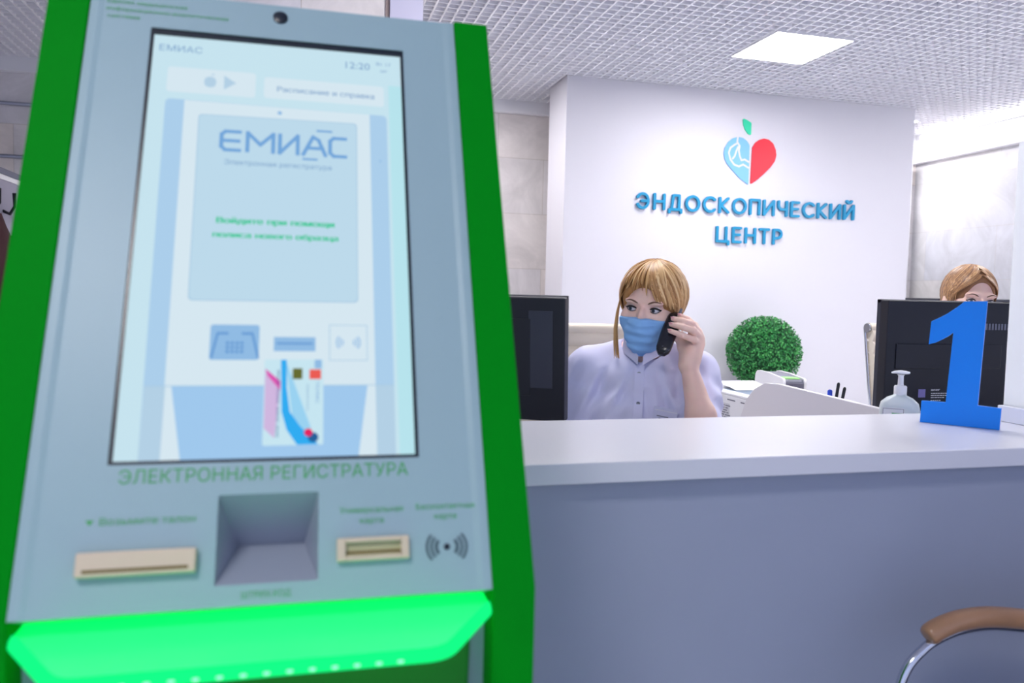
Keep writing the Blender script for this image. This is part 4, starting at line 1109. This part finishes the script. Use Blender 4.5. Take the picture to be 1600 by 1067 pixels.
pk.build('placket', M_blouse, W1, smooth=40)
for z in (1.116, 1.040, .965, .89):
    y_ = min(bf.front(x_, z) for x_ in (-.020, -.010, 0.0))-.0025
    MB().lathe([(.0005, 0), (.0050, 0), (.0054, .0012), (.0046, .0022), (.0005, .0020)], n=14, mtx=Matrix.Translation((-.008, y_, z)) @ Matrix.Rotation(pi/2, 4, 'X')).build('button', M_steel, W1, smooth=40)
bd = MB(); z0 = 1.015
by = min(bf.front(x_, z) for x_ in (.04, .06, .085) for z in (1.0, 1.03))-.004
MT = Matrix.Translation((.062, by, 1.012)) @ Matrix.Rotation(radians(9), 4, 'Y')
bd.box((0, 0, 0), (.062, .002, .040), 0, mtx=MT); bd.box((-.006, -.0014, -.003), (.030, .0006, .0022), 1, mtx=MT); bd.box((-.003, -.0014, -.009), (.024, .0006, .0018), 1, mtx=MT); bd.box((0, -.0014, .012), (.058, .0006, .0012), 2, mtx=MT)
bd.build('name_badge', [mat('badge_film', rgb(206, 208, 236), 0.25), M_greypl, M_whitepl], W1)
tf = Field((-.22, -.60, .05), (.22, .22, .78), .007)
tf.ell((0, .06, .62), (.180, .133, .128), .04)
for q in (-1, 1): tf.cone((q*.085, .05, .580), (q*.10, -.36, .555), .088, .066, .04); tf.cone((q*.10, -.36, .555), (q*.10, -.31, .14), .066, .052, .03)
V, Fa = tf.mesh(); link_mesh('trousers', V, Fa, M_trous, W1, 1)
# face mask
mf = Field(hO-.16, hO+.10, .0022); hd = (hR, hO)
head_prims(mf, hd, 1.0, False)
mf.ell((0, -.080, -.065), (.030, .034, .040), .035, 0, hd)
sl, P = mf.coords(); Q = (P-hO)@hR
x_, y_, z_ = Q[..., 0], Q[..., 1], Q[..., 2]
pleat = .0021*np.sin(z_*260+.4*np.sin(x_*40))*np.clip((.05-np.abs(x_))/.02, 0, 1)*(z_ < -.035)
sag = .0016*np.sin(x_*95+z_*70)*np.clip((-.045-z_)/.03, 0, 1)
M1 = mf.F[sl]-.0065+pleat+sag
topz = -.0205-.10*np.clip(np.abs(x_)-.012, 0, .1)**1.0
side = np.abs(x_)-(.064-.34*np.clip(-.075-z_, 0, 1))
reg = np.maximum.reduce([z_-topz, -.124-z_, side, y_+.030+.45*np.clip(-.080-z_, 0, 1)])
mf.F[sl] = np.maximum(M1, reg).astype(np.float32)
V, Fa = mf.mesh(); tag(link_mesh('face_mask', V, Fa, M_mask, W1, 1), 'pale blue pleated face mask')
TT = lambda p: tuple(hR@np.array(p)+hO)
for q in (-1, 1):
    for z0, z1 in ((-.030, .004), (-.085, -.030)):
        MB().tube([TT((q*.060, -.036, z0)), TT((q*.071, -.015, (z0+z1)/2)), TT((q*.080, .012, z1)), TT((q*.076, .026, z1-.004))], .0012, 6).build('ear_loop', M_whitepl, W1, smooth=60)
# nails and ring
for p, d in (((.075, -.121, 1.2645), (-.023, .012, .0055)), ((.070, -.132, 1.2500), (-.030, .012, .006)), ((.067, -.141, 1.2335), (-.031, .008, .0095)), ((.092, -.108, 1.272), (-.020, .004, .010))):
    d = Vector(d).normalized(); c = Vector(p)+d*.002+Vector((0, -.0052, .0026))
    MB().tube([c-d*.005, c, c+d*.0055], [.0030, .0040, .0026], 8, flat=.55).build('fingernail', M_nail, W1, smooth=60)
rg = MB(); c = Vector((.135, -.108, 1.2205)); d = (Vector((.125, -.136, 1.236))-Vector((.145, -.094, 1.215))).normalized(); e1 = d.orthogonal().normalized(); e2 = d.cross(e1)
rg.tube([c+(e1*cos(2*pi*k/16)+e2*sin(2*pi*k/16))*.0112 for k in range(17)], .0013, 6); rg.build('finger_ring', M_steel, W1, smooth=60)
# hair
M_hair1 = hair_mat('golden_hair', rgb(150, 102, 54), rgb(204, 156, 98), rgb(236, 200, 146))
hair_cap(W1, hR, hO, 1.0, mat('hair_under', rgb(176, 128, 76), .6, noise=.15, nscale=60), ((-.006, -.105, -.040), (.076, .074, .106)), .0835, .0825)
strands(W1, hR, hO, 1.0, M_hair1, [
    (90, -150, -66, 0, 0, 6, -.045, -.030, .05, 0), (130, 66, 178, 0, 0, 6, -.015, -.060, .06, 0), (80, 150, 215, 0, 0, 6, -.06, -.06, .05, 0),
    (120, -14, 40, 34, 38, 6, .034, -.008, .06, 0), (50, 52, 84, 8, 6, 8, .004, -.024, .05, 0),
    (60, -78, -34, -8, -30, 7, -.006, .022, .05, 0), (9, -30, -4, -14, 16, 8, .050, .046, .06, 0), (110, -180, 180, 0, 16, 3, .06, .06, .09, 0)], .0030, 5, rr=(.0865, .1055, .0895))
lk = MB(); rnd = random.Random(9)
for i in range(14):
    a = rnd.uniform(-.006, .006); b = rnd.uniform(-.006, .006)
    P = [(-.058, -.046, .050), (-.0735, -.050, .020), (-.0775+a*.5, -.052+b, -.020), (-.0785+a, -.054+b, -.065), (-.0735+a*1.3, -.058+b, -.105), (-.0665+a*1.5, -.062+b, -.135-.02*rnd.random())]
    lk.tube([TT(p) for p in P], [.002, .0026, .0026, .0024, .002, .0008], 5, flat=.7)
lk.build('hair_lock', M_hair1, W1, smooth=70); lk = MB()
for i in range(12):
    a = rnd.uniform(-.006, .006)
    P = [(.070, -.040, .040), (.083, -.024, .010), (.087+a*.4, -.008+a, -.020), (.084+a*.4, .006+a, -.050)]
    lk.tube([TT(p) for p in P], [.002, .003, .003, .001], 5, flat=.7)
lk.build('hair_lock', M_hair1, W1, smooth=70)

# the phone: rests in her hand, a thing of its own
pa = Vector((.0845, -.083, 1.281)); pb = Vector((.046, -.160, 1.176)); ax = (pb-pa).normalized(); wd = Vector((.83, -.25, -.15)); wd = (wd-ax*wd.dot(ax)).normalized(); tn = ax.cross(wd).normalized()
phn = empty('cordless_phone', (0.914, 2.025, 0), radians(-24)); tag(phn, 'black cordless phone held to the ear of the masked woman', 'phone')
Lp = (pb-pa).length; pm = MB(); m = 18; vs = []
for i in range(15):
    t = i/14; hw = .0185*(1-(max(0, .12-t)/.12)**2*.55)*(1-(max(0, t-.86)/.14)**2*.5)*(1.0+.12*sin(pi*t)); ht = .0105*(1-(max(0, .1-t)/.1)**2*.5)*(1-(max(0, t-.9)/.1)**2*.5); bow = .006*(2*t-1)**2
    for k in range(m):
        a = 2*pi*k/m; ca, sa = cos(a), sin(a); e = lambda v: math.copysign(abs(v)**.6, v)
        vs.append(pa+ax*(t*Lp)+wd*(hw*e(ca))+tn*(ht*e(sa)-bow))
pm.add(vs, [(i*m+k, i*m+(k+1) % m, (i+1)*m+(k+1) % m, (i+1)*m+k) for i in range(14) for k in range(m)]+[tuple(range(m)), tuple(range(14*m, 15*m))])
pm.build('handset', mat('phone_black', rgb(22, 24, 34), 0.25, coat=.3), phn, smooth=60)
MB().tube([pa+wd*.009-tn*.0+ax*.012, pa+wd*.009-ax*.012], [.005, .0035], 10).build('antenna', M_greypl, phn, smooth=60)
hs = Vector((0, -1, 0)); sgn = 1 if tn.dot(hs) > 0 else -1
MB().lathe([(.0003, 0), (.0022, 0), (.0022, .001), (.0003, .0012)], n=10, c=tuple(pb-ax*.016+tn*sgn*.0098)).build('microphone_hole', M_greypl, phn)

# ---- second woman behind the right monitor
W2 = empty('person', (2.335, 2.41, 0), radians(-20))
tag(W2, 'woman with brown-blond tied hair half hidden behind the monitor and blue numeral', 'person')
h2R = rotm(2, 3, 4); h2O = np.array((.008, -.060, 1.335))
f2 = Field((-.27, -.60, 0.0), (.27, .25, 1.50), .004)
torso_prims(f2, None)
f2.cone((0, .03, 1.11), (.005, -.035, 1.275), .050, .046, .03); head_prims(f2, (h2R, h2O), 1.02)
for q in (-1, 1):
    f2.cone((q*.148, .015, 1.105), (q*.175, -.05, .86), .046, .037, .03); f2.cone((q*.175, -.05, .86), (q*.10, -.26, .795), .036, .022, .02)
    f2.cone((q*.10, -.26, .795), (q*.09, -.31, .782), .023, .021, .015)
    for i, dx in enumerate((-.026, -.009, .008, .024)):
        finger(f2, [(q*.09+dx, -.31, .782), (q*.088+dx*1.1, -.35, .778), (q*.086+dx*1.15, -.375-.006*(i in (1, 2)), .765)], [.0105, .0088, .0075])
    finger(f2, [(q*.08, -.28, .785), (q*.054, -.305, .776), (q*.046, -.333, .768)], [.013, .010, .0085])
    f2.cone((q*.085, .05, .580), (q*.10, -.36, .555), .078, .056, .04); f2.cone((q*.10, -.36, .555), (q*.10, -.31, .11), .055, .036, .03)
    f2.cone((q*.10, -.30, .075), (q*.105, -.50, .045), .038, .030, .03)
V, Fa = f2.mesh(); link_mesh('body', V, Fa, M_skin, W2, 1)
face_parts(W2, h2R, h2O, 1.02, (-.15, -1, -.12), .9, f2)
def nk2(x, y, z):
    return np.maximum(np.minimum(.060-np.sqrt(x**2+(y-.01)**2)-np.clip(1.15-z, 0, 1)*2.0, .02), z-1.20)
blouse(W2, [((q*.148, .015, 1.105), (q*.178, -.05, .86), .056, .050) for q in (-1, 1)], None, 1.14, .002, (-.27, -.2, .54), (.27, .22, 1.23), nk2, .006)
tf = Field((-.22, -.60, .05), (.22, .22, .78), .007)
tf.ell((0, .06, .62), (.180, .133, .128), .04)
for q in (-1, 1): tf.cone((q*.085, .05, .580), (q*.10, -.36, .555), .088, .066, .04); tf.cone((q*.10, -.36, .555), (q*.10, -.31, .14), .066, .052, .03)
V, Fa = tf.mesh(); link_mesh('trousers', V, Fa, M_trous, W2, 1)
M_hair2 = hair_mat('brown_blond_hair', rgb(122, 86, 62), rgb(168, 122, 82), rgb(206, 162, 112))
hair_cap(W2, h2R, h2O, 1.02, mat('hair_under_brown', rgb(146, 104, 72), .6, noise=.15, nscale=60), ((.004, -.098, -.045), (.072, .062, .122)), .091, .076)
strands(W2, h2R, h2O, 1.02, M_hair2, [
    (130, -165, -50, -10, -14, 10, -.060, -.030, .015, 0), (130, 165, 50, 10, 14, 10, -.060, -.030, .015, 0),
    (130, -56, -8, -30, -76, 8, -.010, .014, .02, 0), (130, 56, 8, 30, 76, 8, -.010, .014, .02, 0),
    (70, -34, -1, -42, -84, 50, -.014, .010, .012, 0), (70, 34, 1, 42, 84, 50, -.014, .010, .012, 0),
    (70, -34, -1, -42, -84, 36, -.014, .010, .016, 0), (70, 34, 1, 42, 84, 36, -.014, .010, .016, 0),
    (70, -34, -1, -42, -84, 22, -.014, .010, .02, 0), (70, 34, 1, 42, 84, 22, -.014, .010, .02, 0),
    (80, 110, 250, 0, 10, 3, .05, .05, .02, 0), (60, 130, 230, 0, 0, 8, -.06, -.06, .02, 0)], .0028, 15, rr=(.0805, .1055, .0955))
T2_ = lambda p: tuple(h2R@(np.array(p)*1.02)+h2O)
pt_ = MB(); rnd = random.Random(4)
for i in range(26):
    a, b = rnd.uniform(-.018, .018), rnd.uniform(-.012, .012)
    pt_.tube([T2_(p) for p in ((a*.5, .100, .020+b), (a*.8, .140+b, .015+a*.4), (a, .158+b, -.05), (a*1.2, .150+b, -.14), (a*.6, .140, -.20))], [.003, .004, .004, .004, .001], 5)
pt_.build('ponytail', M_hair2, W2, smooth=70)
